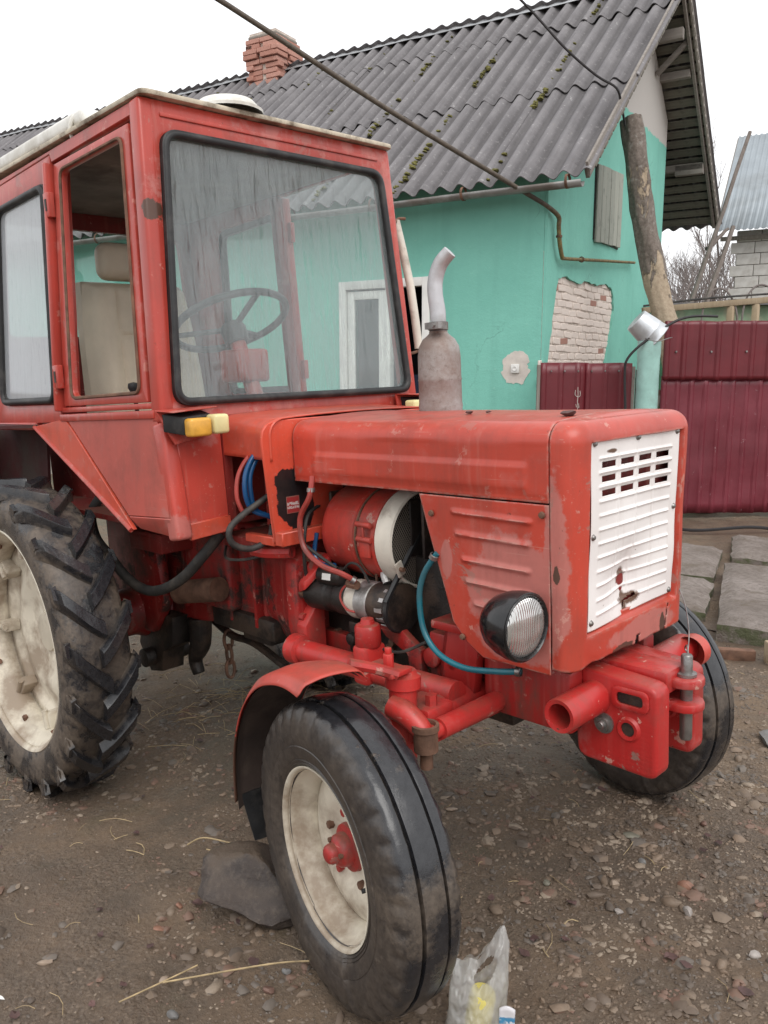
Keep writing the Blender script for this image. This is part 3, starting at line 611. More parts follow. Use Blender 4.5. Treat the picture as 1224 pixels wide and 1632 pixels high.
# roof: deck, sheets, ridge, gutter, soffit boards
SL = sqrt((RY-EY)**2+(RZ-EZ)**2); SF = sqrt((FY-RY)**2+(RZ-FZ)**2)
th1 = atan2(RZ-EZ, RY-EY); th2 = atan2(RZ-FZ, FY-RY)
roof = M()
roof.beam((VX-.08, EY+.15, EZ+.02), (VX-.08, RY, RZ-.09), .04, .10); roof.beam((VX-.08, FY-.05, FZ-.03), (VX-.08, RY+.02, RZ-.09), .04, .10)
for yy in (.3, 1.5, 2.7): roof.bb(XL-.4, VX-.11, yy-.04, yy+.04, EZ+(yy-EY)*math.tan(th1)-.16, EZ+(yy-EY)*math.tan(th1)-.06)
for yy in (4.2, 5.4): roof.bb(XL-.4, VX-.11, yy-.05, yy+.05, RZ-(yy-RY)*math.tan(th2)-.17, RZ-(yy-RY)*math.tan(th2)-.075)
rf = roof.build('roof', wood_trim, house, bevel=.004, seg=1)
def sheet_mesh(seed, Lg, nw=5.2, pitch=.21, amp=.036):
    rr = random.Random(seed); m = M(); nu = int(nw*12); W = nw*pitch; o1 = rr.uniform(-.012,.012)
    def f(u, v, off=0): return (u*W - .025 , v*Lg, amp*cos(2*pi*(u*nw)) + .006*N(u*3, v*3, seed, 1) + (1-v)*.011 + o1*v*(1-v) - off)
    m.grid(lambda u, v: f(u, v), nu, 5); m.grid(lambda u, v: f(u, v, .009), nu, 5)
    n1 = (nu+1)*6
    for i in range(nu): m.f.append((i*6, (i+1)*6, n1+(i+1)*6, n1+i*6)); m.f.append((i*6+5, n1+i*6+5, n1+(i+1)*6+5, (i+1)*6+5))
    for j in range(5): m.f.append((j, n1+j, n1+j+1, j+1)); k = nu*6; m.f.append((k+j, k+j+1, n1+k+j+1, n1+k+j))
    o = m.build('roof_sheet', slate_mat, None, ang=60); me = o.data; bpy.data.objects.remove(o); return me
CW = 1.05; rows = 3; cov = 1.90; meshes = [sheet_mesh(k, cov+.16) for k in range(4)]; mtop = [sheet_mesh(k+20, SL-2*cov+.03) for k in range(2)]
rr = random.Random(3)
for c in range(13):
    x0 = VX-(c+1)*CW
    for r in range(rows):
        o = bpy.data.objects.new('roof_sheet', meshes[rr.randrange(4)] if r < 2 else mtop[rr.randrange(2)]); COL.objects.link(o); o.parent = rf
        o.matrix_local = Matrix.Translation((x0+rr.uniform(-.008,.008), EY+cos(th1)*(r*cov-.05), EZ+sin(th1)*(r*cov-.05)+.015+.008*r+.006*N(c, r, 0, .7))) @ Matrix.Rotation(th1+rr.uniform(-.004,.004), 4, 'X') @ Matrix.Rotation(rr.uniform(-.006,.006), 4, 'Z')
covf = SF/rows; mf = [sheet_mesh(k+9, covf+.16) for k in range(2)]
for c in range(13):
    x0 = VX-c*CW
    for r in range(rows):
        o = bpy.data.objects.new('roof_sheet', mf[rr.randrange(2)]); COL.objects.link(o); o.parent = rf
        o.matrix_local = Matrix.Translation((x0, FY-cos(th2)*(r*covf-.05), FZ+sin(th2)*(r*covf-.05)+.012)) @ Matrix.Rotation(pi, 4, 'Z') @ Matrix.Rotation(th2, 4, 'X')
m = M(); nr = 40
for sgn, th in ((-1, th1), (1, th2)):
    m.grid(lambda u, v, sgn=sgn, th=th: (XL-.45+u*(VX+.05-XL+.45), RY+sgn*v*.17*cos(th), RZ+.085-v*.17*sin(th)+.018*N(u*13, 0, 4, 1)+.012*N(u*13, v*2, 4, 2)), nr, 2)
m.build('ridge_cap', zinc_flash, rf, weld=.001, solid=.004)
m = M(); gp = [(-.055*cos(a), -.055*sin(a)) for a in [k*pi/8 for k in range(9)]]
m.grid(lambda u, v: (XL-.2+u*(VX-.06-XL+.2), EY-.03+gp[round(v*8)][0], EZ-.07+gp[round(v*8)][1]+.012*N(u*13, 3, 3, .8)), 30, 8); gt = m.build('gutter', gutter_mat, house, solid=.003)
for k in range(12):
    x = VX-.2-k*1.05; m = M(); m.lathe([(.06,-.012),(.066,-.012),(.066,.012),(.06,.012)], (x, EY-.03, EZ-.07), (1,0,0), 16, closed=True); m.build('gutter_bracket', rusty, gt)
for k in range(24):        # boards under the far verge
    y = RY+.12+k*.131; z = RZ-(y-RY)*math.tan(th2)-.055
    if y > FY-.02: break
    o = M().box((0,0,0), (VX+.42, .122, .02)).build('plank', wood_soffit, rf, bevel=.003, seg=1)
    o.location = (VX/2-.06-.15-.0, y, z); o.rotation_euler = (-th2, 0, rr.uniform(-.01,.01))
for k in range(26):        # boards under the near verge
    y = RY-.12-k*.131; z = RZ-(RY-y)*math.tan(th1)-.055
    if y < EY+.05: break
    o = M().box((0,0,0), (VX+.42, .122, .02)).build('plank', wood_soffit, rf, bevel=.003, seg=1)
    o.location = (VX/2-.21, y, z); o.rotation_euler = (th1, 0, rr.uniform(-.01,.01))
for (y0, z0), (y1, z1), nm in (((EY-.02, EZ+.02), (RY, RZ-.01), 1), ((FY, FZ-.02), (RY+.02, RZ-.01), 2)):
    M().beam((VX-.02, y0, z0), (VX-.02, y1, z1), .028, .13).build('verge_board', wood_trim, rf, bevel=.003, seg=1)
M().bb(.0, VX-.1, 5.35, 5.45, 4.28, 4.42).build('lookout_beam', wood_trim, rf, bevel=.005); M().bb(.0, VX-.1, 3.55, 3.65, 5.55, 5.68).build('lookout_beam', wood_trim, rf, bevel=.005)
M().beam((.02, 3.9, 5.28), (VX-.1, 3.9, 5.62), .06, .06).build('lookout_brace', wood_trim, rf, bevel=.004)
g = M(); rm = random.Random(21)
for c in range(1, 9):
    x = VX-c*CW
    for k in range(150 if c < 4 else 60):
        s_ = rm.random(); 
        if N(c*7.3, s_*6, 0, 1)+.25 < rm.random()*.6: continue
        xx = x+rm.gauss(0,.018)+.02; r = rm.uniform(.012,.042); V, F = stone_shape(rm)
        zc = EZ+sin(th1)*s_*SL+.02; g.add([Vector((xx+p.x*r, EY+cos(th1)*s_*SL+p.y*r*1.4, zc+p.z*r*.7)) for p in V], F)
o = g.build('moss', moss_mat, rf); o['kind'] = 'stuff'
# chimney
chx, chy = -5.85, 3.25; ch = M().bb(chx-.26, chx+.26, chy-.26, chy+.26, 5.3, 6.66).build('chimney', mortar, house)
bm1 = M().box((0,0,0), (.27,.13,.066)).build('brick', brick_red, None, bevel=.006, seg=1); bme = bm1.data; bpy.data.objects.remove(bm1)
def course(z, h, n):
    L = 2*h; 
    for side in range(4):
        for k in range(2):
            t = -h+.14+k*.285 if (n % 2 == 0) else -h+.20+k*.285 - (.06 if k == 0 else 0)
            p = Vector((t, -h+.065, 0)); R = Matrix.Rotation(side*pi/2, 3, 'Z'); q = R @ p
            put('brick', bme, ch, (chx+q.x+rb.uniform(-.004,.004), chy+q.y, z+rb.uniform(-.003,.003)), (0, 0, side*pi/2))
for n in range(15): course(5.45+n*.077, .285 if n < 10 else (.315 if n < 11 else (.345 if n < 13 else .31)), n)
M().prism([(chx+.33*cos(a)*1.2, chy+.33*sin(a)*1.2, 6.575) for a in [pi/4+k*pi/2 for k in range(4)]], (0,0,.05)).build('chimney_cap', plinth_mat, ch, bevel=.02)
# gas pipe
def H2W(x, y, z): return house.matrix_world @ Vector((x, y, z))
pa = H2W(.07, -.05, 2.965); q0 = Vector((-4.666, 2.172, 4.358)); dirp = (q0-pa)
pts = [pa+dirp*2.6+Vector((0,0,.1)), pa+dirp*1.5, pa+dirp*.98, pa+dirp*.55+Vector((0,0,-.03)), pa+dirp*.06]
mP = M(); mP.tube(pts, .022, 10, smooth=4)
mP.tube([pa+dirp*.06, pa+dirp*.02, H2W(.065,.12,2.93), H2W(.06,.15,2.84), H2W(.06,.19,2.70), H2W(.06,.25,2.60), H2W(.06,.29,2.565), H2W(.06,.40,2.562), H2W(.06,1.5,2.66), H2W(.05,3.1,2.80)], [.022,.022,.023,.023,.023,.022,.021,.018,.017,.016], 10, smooth=4)
pg = mP.build('gas_pipe', pipe_yellow); tag(pg, 'weathered yellow gas pipe running overhead and bending down the house gable', 'pipe')
for P, d_ in ((H2W(.06,.17,2.75), (0,0,1)), (H2W(.06,.9,2.607), H2W(0,1,0)-H2W(0,0,0))):
    M().lathe([(.021,-.01),(.031,-.01),(.031,.01),(.021,.01)], P, d_, 14, closed=True).build('pipe_clamp', rusty, pg)
# ------------------------------------------------------------------ fence and gate
FD = Vector((.697, .717, 0)); FN = Vector((.717, -.697, 0))   # along the fence, towards the viewer
def ribbed(wid, h, pitch=.135, dep=.012, seed=0, dents=.0):
    """profiled steel sheet, local x along, y out, z up"""
    m = M(); prof = []; x = 0
    while x < wid-1e-6:
        for dx_, dy in ((0,0),(.02,dep),(.045,dep),(.06,0)):
            if x+dx_ <= wid: prof.append((x+dx_, dy))
        x += pitch
    prof.append((wid, 0)); n = len(prof); nz = 14
    def f(i, j):
        px, py = prof[i]; z = h*j/nz
        return (px, py + dents*N(px, z, seed, 3.1) + dents*.7*N(px, z, seed+4, 8), z + (.008*N(px, 0, seed, 5) if j in (0, nz) else 0))
    vs = [f(i, j) for i in range(n) for j in range(nz+1)]
    m.add(vs, [(i*(nz+1)+j, (i+1)*(nz+1)+j, (i+1)*(nz+1)+j+1, i*(nz+1)+j+1) for i in range(n-1) for j in range(nz)]); return m
def fmat(p, dirv): 
    a = atan2(dirv.y, dirv.x); return Matrix.Translation(p) @ Matrix.Rotation(a, 4, 'Z')
FB0 = Vector((-2.38, 5.95, 0)) - FD*.30
fence = empty('sheet_metal_fence', fmat(FB0, FD), 'tall cherry red profiled sheet metal fence at right', 'fence')
for k in range(3):
    o = ribbed(1.16, 1.36, .135, -.012, k, .011).build('fence_sheet', fence_old, fence, ang=30, solid=.002); o.location = (k*1.12, -.002*k, .03+.006*k)
    o = ribbed(1.16, .56, .165, -.014, k+5, .002).build('fence_sheet', fence_new, fence, ang=30, solid=.002); o.location = (k*1.13, -.026, 1.35)
    for zz in (1.62,):
        for j in range(3): M().lathe([(0,-.045),(.009,-.045),(.011,-.04),(.011,-.026)], (.12+k*1.13+j*.34, 0, zz), (0,1,0), 8).build('screw', steel, fence)
m = M(); m.bb(0, 3.5, .02, .06, 1.2, 1.25); m.bb(0, 3.5, .02, .06, .4, .45); m.build('rail', rusty, fence)
for k in range(3): M().bb(.05+k*1.6, .11+k*1.6, .065, .125, -.4, 1.86).build('post', rusty, fence)
GD = (Vector((-2.752,5.461,0))-Vector((-3.369,4.829,0))).normalized(); gL = (Vector((-2.752,5.461,0))-Vector((-3.369,4.829,0))).length
gate = empty('sheet_metal_gate', fmat(Vector((-3.369,4.829,0)), GD), 'low cherry red sheet metal gate against the house corner', 'gate')
o = ribbed(.46, 1.46, .165, -.012, 31, .002).build('gate_sheet', fence_new, gate, ang=30, solid=.002); o.location = (0, 0, .06)
o = ribbed(gL-.43, 1.455, .165, -.012, 33, .002).build('gate_sheet', fence_new, gate, ang=30, solid=.002); o.location = (.43, -.004, .06)
m = M(); m.bb(-.03, 0, .0, .04, -.2, 1.5); m.bb(gL, gL+.035, .01, .05, -.3, 1.48); m.bb(gL+.05, gL+.085, .01, .05, -.3, 1.45); m.bb(0, gL, .012, .04, 1.35, 1.39); m.bb(0, gL, .012, .04, .3, .34); m.build('gate_frame', wood_grey, gate)
for k in range(6): M().lathe([(0,-.024),(.007,-.024),(.009,-.02),(.009,-.012)], (.1+k*.13, 0, 1.44), (0,1,0), 8).build('screw', steel, gate)
dd = M()                                                      # chalk doodle
gx = gL*.41; gz = 1.16
for P in ([(0,.17),(.005,.06),(.0,-.02)], [(-.03,.13),(-.035,.07),(.0,.045)], [(.03,.12),(.035,.06),(.005,.04)], [(.0,-.02),(.01,-.09),(.0,-.13)], [(.02,-.04),(.025,-.10)], [(-.02,-.05),(-.01,-.09)]):
    dd.tube([(gx+x*.7, -.0155, gz+z*.75) for x, z in P], .0028, 5, smooth=3)
dd.build('chalk_doodle', bare_plaster, gate)
# post with an upturned bucket
pb = Vector((-2.47, 5.245, 0)); m = M(); m.lathe([(0,-.3),(.10,-.3),(.10,1.55),(.105,1.60),(.105,1.70),(.10,1.71),(0,1.71)], pb, (.0,.0,1), 24); tag(m.build('gate_post', post_teal), 'pale turquoise round gate post with the bucket on its top', 'post')
bc = Vector((-2.445, 5.29, 1.755)); bax = (Vector((-2.60, 5.155, 1.925))-bc).normalized()
m = M(); m.lathe([(.146,-.03),(.150,-.025),(.146,-.018),(.14,-.01),(.139,.0),(.133,.05),(.135,.055),(.132,.06),(.128,.10),(.112,.215),(.110,.225),(.104,.23),(.0,.226),(0,.222),(.102,.222),(.107,.213),(.138,-.03),(.146,-.03)], bc, bax, 36)
bk = m.build('bucket', zinc); tag(bk, 'galvanised metal bucket upturned over the turquoise gate post', 'bucket')
M().tube([bc+rt*.145-bax*.02, bc+rt*.08-bax*.0+fw*-.15-up*.05, bc-rt*.05-up*.08-fw*.16, bc-rt*.15-bax*-.02], .004, 6).build('bail_handle', steel, bk)
m = M(); m.tube([(-2.05,5.70,1.93), (-2.215,5.53,1.93), (-2.30,5.33,1.87), (-2.46,5.13,1.70), (-2.575,5.05,1.55), (-2.60,5.06,1.40), (-2.585,5.08,1.0), (-2.57,5.08,.3), (-2.5,5.1,.02)], .012, 8, smooth=5)
tag(m.build('black_hose', cable_black), 'black hose hanging from the fence top past the bucket', 'hose')
# leaning log
lt = Vector((-3.446, 6.40, 4.03)); lb = Vector((-2.39, 6.47, .0)); m = M(); lax = (lt-lb); LL = lax.length; lax.normalize(); e1 = lax.cross(Vector((0,1,0))).normalized(); e2 = lax.cross(e1)
def logf(u, v):
    a = u*2*pi; t = v; c = lb+lax*LL*t + e1*(.05*sin(t*3.2)+.02*sin(t*11)) ; r = .128-.012*t+.024*N(cos(a)*1.3, sin(a)*1.3, t*8, 1.4)+.011*N(cos(a)*3, sin(a)*3, t*16, 2)
    return c+(e1*cos(a)+e2*sin(a))*r
m.grid(logf, 36, 60); top = [logf(k/36, 1) for k in range(36)]; m.add(top+[sum(top, Vector())/36], [(k, (k+1) % 36, 36) for k in range(36)])
lg = m.build('log_pole', bark_mat, weld=.0005, ang=60); tag(lg, 'thick leaning log with peeling bark in front of the gable', 'log')
m = M(); m.tube([Vector((-3.896, 3.907, 5.207)), Vector((-3.530, 4.592, 4.703)), Vector((-3.299, 4.957, 4.340)), Vector((-3.187, 5.318, 4.162)), Vector((-3.156, 5.629, 4.113)), Vector((-3.245, 5.884, 4.043)), Vector((-3.333, 6.122, 3.902))], .012, 6, smooth=5); tag(m.build('black_cable', cable_black), 'black cable hanging down to the top of the log', 'cable')
# ------------------------------------------------------------------ beyond the fence
A = Vector((-3.390, 7.442, 2.154)); B = Vector((-2.611, 8.266, 2.244)); dr = (B-A)
rail = empty('pole_rack', None, 'wooden rail on posts with bent hoops behind the red fence', 'rack')
M().beam(A-dr*.3, B+dr*.5, .07, .07).build('rail', wood_fresh, rail, bevel=.008)
for k in (.62, .88, 1.25): 
    p = A+dr*k; M().beam((p.x, p.y, 0), (p.x, p.y, p.z-.036), .07, .07, (1,0,0)).build('post', wood_fresh, rail, bevel=.006)
m = M(); m.tube([A-dr*.3+Vector((0,0,.05))+FN*.03, A+dr*.35+Vector((0,0,.075))+FN*.03, B+dr*.4+Vector((0,0,.06))+FN*.03], .012, 6); m.build('rail_hose', hose_black, rail)
for k, tilt in ((.30,.2), (.72,.3)):
    b = A+dr*k+FN*.06; P = []
    for j in range(9):
        a = pi*j/8; P.append(b + FD*(.22+tilt*.3)*(1-cos(a))*.8 - FN*.1*sin(a) + Vector((0,0,-.55+.75*sin(a)**.6)))
    M().tube(P, .012, 6, smooth=3).build('hoop', twig_mat, rail)
sh0, sh1 = Vector((-4.164, 8.858, 1.684)), Vector((-3.026, 10.026, 1.678)); sv = sh1-sh0; sn = Vector((sv.y, -sv.x, 0)).normalized()
shed = empty('garden_shed', None, 'low flaking green garden shed with a yellow board behind the fence', 'shed')
m = M(); p0 = Vector((sh0.x, sh0.y, 0)); p1 = Vector((sh1.x, sh1.y, 0)); zt = Vector((-3.700, 9.487, 2.289)).z
m.prism([p0, p1, p1-sn*1.6, p0-sn*1.6], (0,0,zt)); m.build('wall', green_mat, shed)
ya, yb = Vector((-3.692, 9.302, 2.098)), Vector((-3.555, 9.442, 2.098)); m = M(); m.prism([Vector((ya.x,ya.y,1.2)), Vector((yb.x,yb.y,1.2)), Vector((yb.x,yb.y,2.06)), Vector((ya.x,ya.y,2.06))], sn*.03); m.build('yellow_board', yellow_mat, shed)
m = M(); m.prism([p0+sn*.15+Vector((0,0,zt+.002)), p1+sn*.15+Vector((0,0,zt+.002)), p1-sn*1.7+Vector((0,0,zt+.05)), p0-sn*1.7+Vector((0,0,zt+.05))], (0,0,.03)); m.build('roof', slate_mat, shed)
# block building
bc0 = Vector((-5.147, 13.207, 3.873)); ba = Vector((.954, .30, 0)); bn = Vector((.30, -.954, 0)); bb_ = Vector((bc0.x, bc0.y, 0)); bz = 3.84
bld = empty('block_building', None, 'white block outbuilding with blue grey metal roof at right edge', 'building')
m = M(); m.prism([bb_-bn*.012, bb_+ba*5-bn*.012, bb_+ba*5-bn*4, bb_-bn*4], (0,0,bz)); m.build('wall', mortar_dark, bld)
bo = M().box((0,0,0), (.385,.02,.187)).build('wall_block', block_mat, None, bevel=.006, seg=1); bkm = bo.data; bpy.data.objects.remove(bo); ang = atan2(ba.y, ba.x)
for r in range(13):
    for c in range(6):
        t = .2+c*.395-(r % 2)*.1; p = bb_+ba*t; put('wall_block', bkm, bld, (p.x, p.y, bz-.1-r*.197), (0, 0, ang))
    for c in range(3):
        p = bb_-bn*(.22+c*.395)-ba*.0; put('wall_block', bkm, bld, (p.x, p.y, bz-.1-r*.197), (0, 0, ang+pi/2))
m = M(); ra = bb_-ba*.32+bn*.35+Vector((0,0,bz-.04)); rs = (-bn*2.6+Vector((0,0,2.15)))
def rfz(u, v): 
    p = ra+ba*u*5.8+rs*v; return p+Vector((0,0,.018*(1 if (u*58 % 1) < .35 else 0)))
m.grid(rfz, 290, 2); m.build('roof', roof_tin, bld, ang=20, solid=.004)
M().beam(ra+Vector((0,0,-.06)), ra+rs+Vector((0,0,-.06)), .04, .1).build('verge_board', wood_grey, bld)
M().beam(ra+ba*.05-bn*.3+Vector((0,0,-.09)), ra+ba*2-bn*.3+Vector((0,0,-.09)), .06, .07).build('eave_beam', wood_grey, bld)
for (a, b, nm, lb_) in (((-4.17, 11.13, 4.92), (-4.24, 9.43, 1.95), .034, 'longest grey wooden pole leaning up against the sky by the eave'), ((-4.36, 11.18, 3.59), (-4.17, 9.81, 2.05), .045, 'thick grey wooden pole leaning beside the white block wall'), ((-4.32, 10.92, 3.53), (-4.35, 10.36, 3.19), .03, 'short grey brace between two leaning poles')):
    A_, B_ = Vector(a), Vector(b); d_ = (B_-A_); 
    if nm != .03: B_ = A_+d_*((A_.z-.05)/(A_.z-B_.z))
    m = M(); n = 8; m.tube([A_.lerp(B_, k/n)+Vector((.03*N(k, nm*90, 0, .7), .03*N(k, nm*90, 5, .7), 0)) for k in range(n+1)], [nm*.8+nm*.4*k/n for k in range(n+1)], 8, smooth=2)
    tag(m.build('leaning_pole', wood_pole), lb_, 'pole')
# bare trees
def tree(base, H, seed, label):
    r = random.Random(seed); T_ = M(); Cn = M()
    def br(p, d, L, rad, lv):
        n = 4; P = [p]; q = p.copy(); dd_ = d.copy()
        for k in range(n):
            dd_ = (dd_+Vector((r.gauss(0,.10), r.gauss(0,.10), r.gauss(.03,.06)))).normalized(); q = q+dd_*L/n; P.append(q.copy())
        (T_ if lv == 0 else Cn).tube(P, [rad*(1-.55*k/n) for k in range(n+1)], 6 if lv == 0 else 3, smooth=1)
        if lv >= 4: return
        for k in range((9, 5, 4, 3)[lv]):
            t = r.uniform(.3, 1); i = min(int(t*n), n-1); s = P[i].lerp(P[i+1], t*n-i); az = r.uniform(0, 6.28); out = Vector((cos(az), sin(az), 0))
            br(s, (dd_*.75+out*r.uniform(.35,.75)+Vector((0,0,.2))).normalized(), L*r.uniform(.38,.62), rad*.45, lv+1)
    br(Vector(base), Vector((0,0,1)), H*.7, H*.014, 0)
    e = empty('bare_tree', None, label, 'tree', 'leafless trees on the horizon'); T_.build('trunk', twig_mat, e); Cn.build('crown', twig_mat, e)
for i, (tx, ty, H) in enumerate(((-19.7, 40.8, 7.8), (-22.9, 49.2, 8.6), (-19.6, 43.9, 10.5), (-16.8, 39.4, 8.8), (-22.8, 55.2, 10.5), (-27.8, 55.8, 9.5), (-29.0, 63.4, 9.8), (-30.0, 68.2, 10.5))):
    tree((tx, ty, 0), H, 40+i, ['leafless tree beyond the fence nearest the leaning log','slender leafless tree behind the longest leaning pole','tallest leafless tree between the leaning poles','leafless tree close to the white block wall','leafless tree half hidden by the white block building','faint leafless tree just right of the log','distant leafless tree left of the thick leaning pole','most distant leafless tree beside the thick leaning pole'][i])
# distant thicket closing the horizon
g = M(); rt_ = random.Random(77)
for k in range(2600):
    az = radians(rt_.uniform(86, 124)); Z = rt_.uniform(50, 95); p = Vector((1.3+Z*cos(az), -1.9+Z*sin(az), 0)); h = rt_.uniform(3, 8.5); x, y = p.x, p.y
    g.tube([(x,y,0),(x+rt_.gauss(0,.3),y+rt_.gauss(0,.3),h*.5),(x+rt_.gauss(0,.7),y+rt_.gauss(0,.7),h)], [.045,.03,.012], 3, smooth=1)
    for j in range(5):
        z0 = h*rt_.uniform(.2,.8); g.tube([(x,y,z0),(x+rt_.gauss(0,.8),y+rt_.gauss(0,.8),z0+rt_.uniform(.4,1.3))], [.022,.01], 3, smooth=1)
tag(g.build('thicket', twig_mat), 'far brown leafless thicket on the horizon', 'thicket', kind='stuff')
# ------------------------------------------------------------------ path of concrete slabs
path = M(); path.add([(x, y, gh(x, y, False)+.012) for x, y in ((-2.6,5.2),(-1.2,5.7),(-.1,3.0),(-.35,2.5),(-1.2,2.5))], [(0,1,2,3,4)]); path = path.build('path', mud); tag(path, 'path of broken concrete slabs beside the far front wheel', kind='structure')
def slab(P, top, h, seed):
    m = M(); n = 16
    def f(u, v):
        a = Vector(P[0]).lerp(Vector(P[1]), u); b = Vector(P[3]).lerp(Vector(P[2]), u); q = a.lerp(b, v)
        e = min(u, 1-u, v, 1-v); rd = .035*(1-min(1, e/.09))**2
        q = q + Vector((.03*N(u*4, v*4, seed), .03*N(u*4, v*4, seed+5)))*(1 if e < .02 else .4)
        return (q.x, q.y, top-rd+.012*N(q.x, q.y, seed, 3)+.006*N(q.x, q.y, seed, 11))
    m.grid(f, n, n); k = n+1; idx = [i*k for i in range(n+1)] + [n*k+j for j in range(1, n+1)] + [i*k+n for i in range(n-1, -1, -1)] + [j for j in range(n-1, 0, -1)]
    o = len(m.v); m.v += [(m.v[i][0], m.v[i][1], top-h) for i in idx]; L = len(idx)
    m.f += [(idx[i], idx[(i+1) % L], o+(i+1) % L, o+i) for i in range(L)]
    return m.build('slab', slab_mat, path, ang=50)
slab([(-2.40,4.25),(-1.31,4.40),(-.99,3.53),(-1.99,3.20)], .10, .16, 1); slab([(-1.9,3.05),(-.90,3.32),(-.63,2.62),(-1.60,2.25)], .12, .2, 2)
slab([(-1.47,4.94),(-.68,5.22),(-.34,4.42),(-1.14,4.18)], .10, .17, 3); slab([(-1.03,3.78),(-.20,4.03),(.42,2.62),(-.455,2.365)], .15, .27, 4)
m = M(); m.tube([(-3.2,5.15,.03), (-2.4,5.22,.035), (-1.9,5.10,.04), (-1.5,5.45,.075), (-1.2,5.72,.03), (-.6,6.2,.03)], .014, 6, smooth=6); tag(m.build('ground_cable', cable_black), 'dark cable lying on the ground along the fence foot', 'cable')
tm = M(); R = Matrix.Rotation(radians(38), 3, 'Z') @ Matrix.Rotation(radians(-6), 3, 'X'); tm.box((-.03,2.26,.075), (.24,.09,.13), R); tag(tm.build('timber_offcut', wood_fresh, bevel=.008), 'short sawn timber offcut beside the mossy slab', 'timber')
m = M(); m.box((-.33,2.12,.045), (.34,.05,.06), Matrix.Rotation(radians(35), 3, 'Z')); tag(m.build('steel_bar', rusty, bevel=.006), 'rusty flat steel bar lying by the timber offcut', 'bar')
# ------------------------------------------------------------------ rock, stones, bag
def rock(name, c, size, seed, mat, label, sub=3, rotz=0, rough=.16, cuts=9, group=None, cat='stone'):
    bm = bmesh.new(); bmesh.ops.create_icosphere(bm, subdivisions=sub, radius=1); r = random.Random(seed)
    pl_ = [(Vector((r.gauss(0,1), r.gauss(0,1), r.gauss(0,.8))).normalized(), r.uniform(.55,.85)) for _ in range(cuts)]
    for v in bm.verts:
        p = v.co
        for n_, d_ in pl_:
            k = p.dot(n_)
            if k > d_: p = p-n_*(k-d_)
        p = p*(1+rough*.5*N(p.x, p.y, p.z+seed, 2.2)+rough*.25*N(p.x, p.y, p.z+seed, 6)); v.co = Matrix.Rotation(rotz, 3, 'Z') @ Vector((p.x*size[0], p.y*size[1], p.z*size[2]))
    me = bpy.data.meshes.new(name); bm.to_mesh(me); bm.free()
    for p in me.polygons: p.use_smooth = True
    try: me.set_sharp_from_angle(angle=radians(32))
    except Exception: pass
    me.materials.append(mat); o = bpy.data.objects.new(name, me); COL.objects.link(o); o.location = c; tag(o, label, cat, group); return o
rock('wheel_rock', (-.43, -.685, .05), (.19, .135, .105), 12, rock_mat, 'large wet brown rock wedged behind the front tyre', 4, .5, .2, 12, cat='rock')
def smat(n, c): return simple(n, c, .55, 0, .2, 30, .2, dirt=MUD, dirt_amt=.5)
grey_s, tan_s, red_s, brn_s, pale_s, olive_s = smat('grey_pebble',(.16,.155,.15)), smat('tan_pebble',(.29,.22,.165)), smat('terracotta_shard',(.23,.115,.075)), smat('brown_pebble',(.15,.085,.065)), smat('pale_pebble',(.32,.285,.26)), smat('olive_pebble',(.16,.15,.115))
for (x, y, sx_, sy_, sz_, mt, rz, lab) in (
  (-.652,-1.169,.026,.010,.009,tan_s,.9,'flat oblong tan stone near the left edge'),
  (-.588,-.815,.014,.010,.009,red_s,.2,'rounded terracotta stone left of the large rock'),
  (-.55,-.90,.020,.011,.004,red_s,.4,'flat orange tile shard on the mud left of the rock'),
  (-.70,-.70,.022,.010,.008,brn_s,.5,'dark reddish stone lying between the rear tyre and the rock'),
  (.171,.352,.034,.018,.006,olive_s,.75,'flat grey trapezoid stone below the front weight'),
  (-.357,.097,.028,.009,.007,tan_s,.75,'narrow flat tan stone right of the front tyre'),
  (.414,.223,.026,.016,.011,red_s,.5,'broken orange brick shard at lower right'),
  (.455,.19,.018,.006,.006,tan_s,1.0,'small pale bone coloured shard beside the brick shard'),
  (.473,.112,.019,.015,.014,pale_s,-.6,'smooth egg shaped pale pebble at lower right'),
  (.264,.09,.016,.013,.010,tan_s,.3,'triangular tan stone near the middle of the gravel'),
  (.339,-.016,.014,.012,.008,pale_s,.3,'squarish pale grey stone in the gravel'),
  (.263,.25,.016,.013,.009,grey_s,-.4,'angular blue grey stone below the flat trapezoid stone'),
  (.323,.741,.019,.012,.008,tan_s,-.5,'orange tan stone right of the far front tyre'),
  (.307,.565,.017,.012,.011,brn_s,-.7,'dark red brown stone below the far front tyre'),
  (.122,-.041,.013,.011,.009,olive_s,0,'round olive grey pebble right of the front tyre'),
  (.668,.063,.020,.013,.009,pale_s,.9,'flat pale stone at the lower right edge'),
  (-.309,-.953,.014,.012,.009,tan_s,.2,'small yellowish stone in front of the straw stalk'),
  (-.241,-1.036,.018,.013,.010,grey_s,.3,'dark grey stone at the bottom edge'),
  (-.36,-.99,.016,.013,.009,tan_s,1.,'pinkish tan stone amid the pebbles at lower left'),
  (-.14,-.83,.017,.012,.010,brn_s,.5,'reddish stone striped with a pale vein at lower middle'),
  (-.16,-.76,.014,.010,.009,grey_s,.5,'grey pebble beside the long straw stalk'),
  (.05,-.43,.020,.010,.006,red_s,.7,'red brown brick shard between the front tyre and the bag')):
    z = gh(x, y); rock('stone', (x, y, z+sz_*.45), (sx_, sy_, sz_), int(abs(x*1000+y*77)), mt, lab, 2, rz, .12, 8)
rock('flat_stone', (.30,1.35,gh(.30,1.35)+.01), (.16,.10,.02), 5, grey_s, 'flat wet bluish grey stone at the right edge', 3, .8, .1, 8)
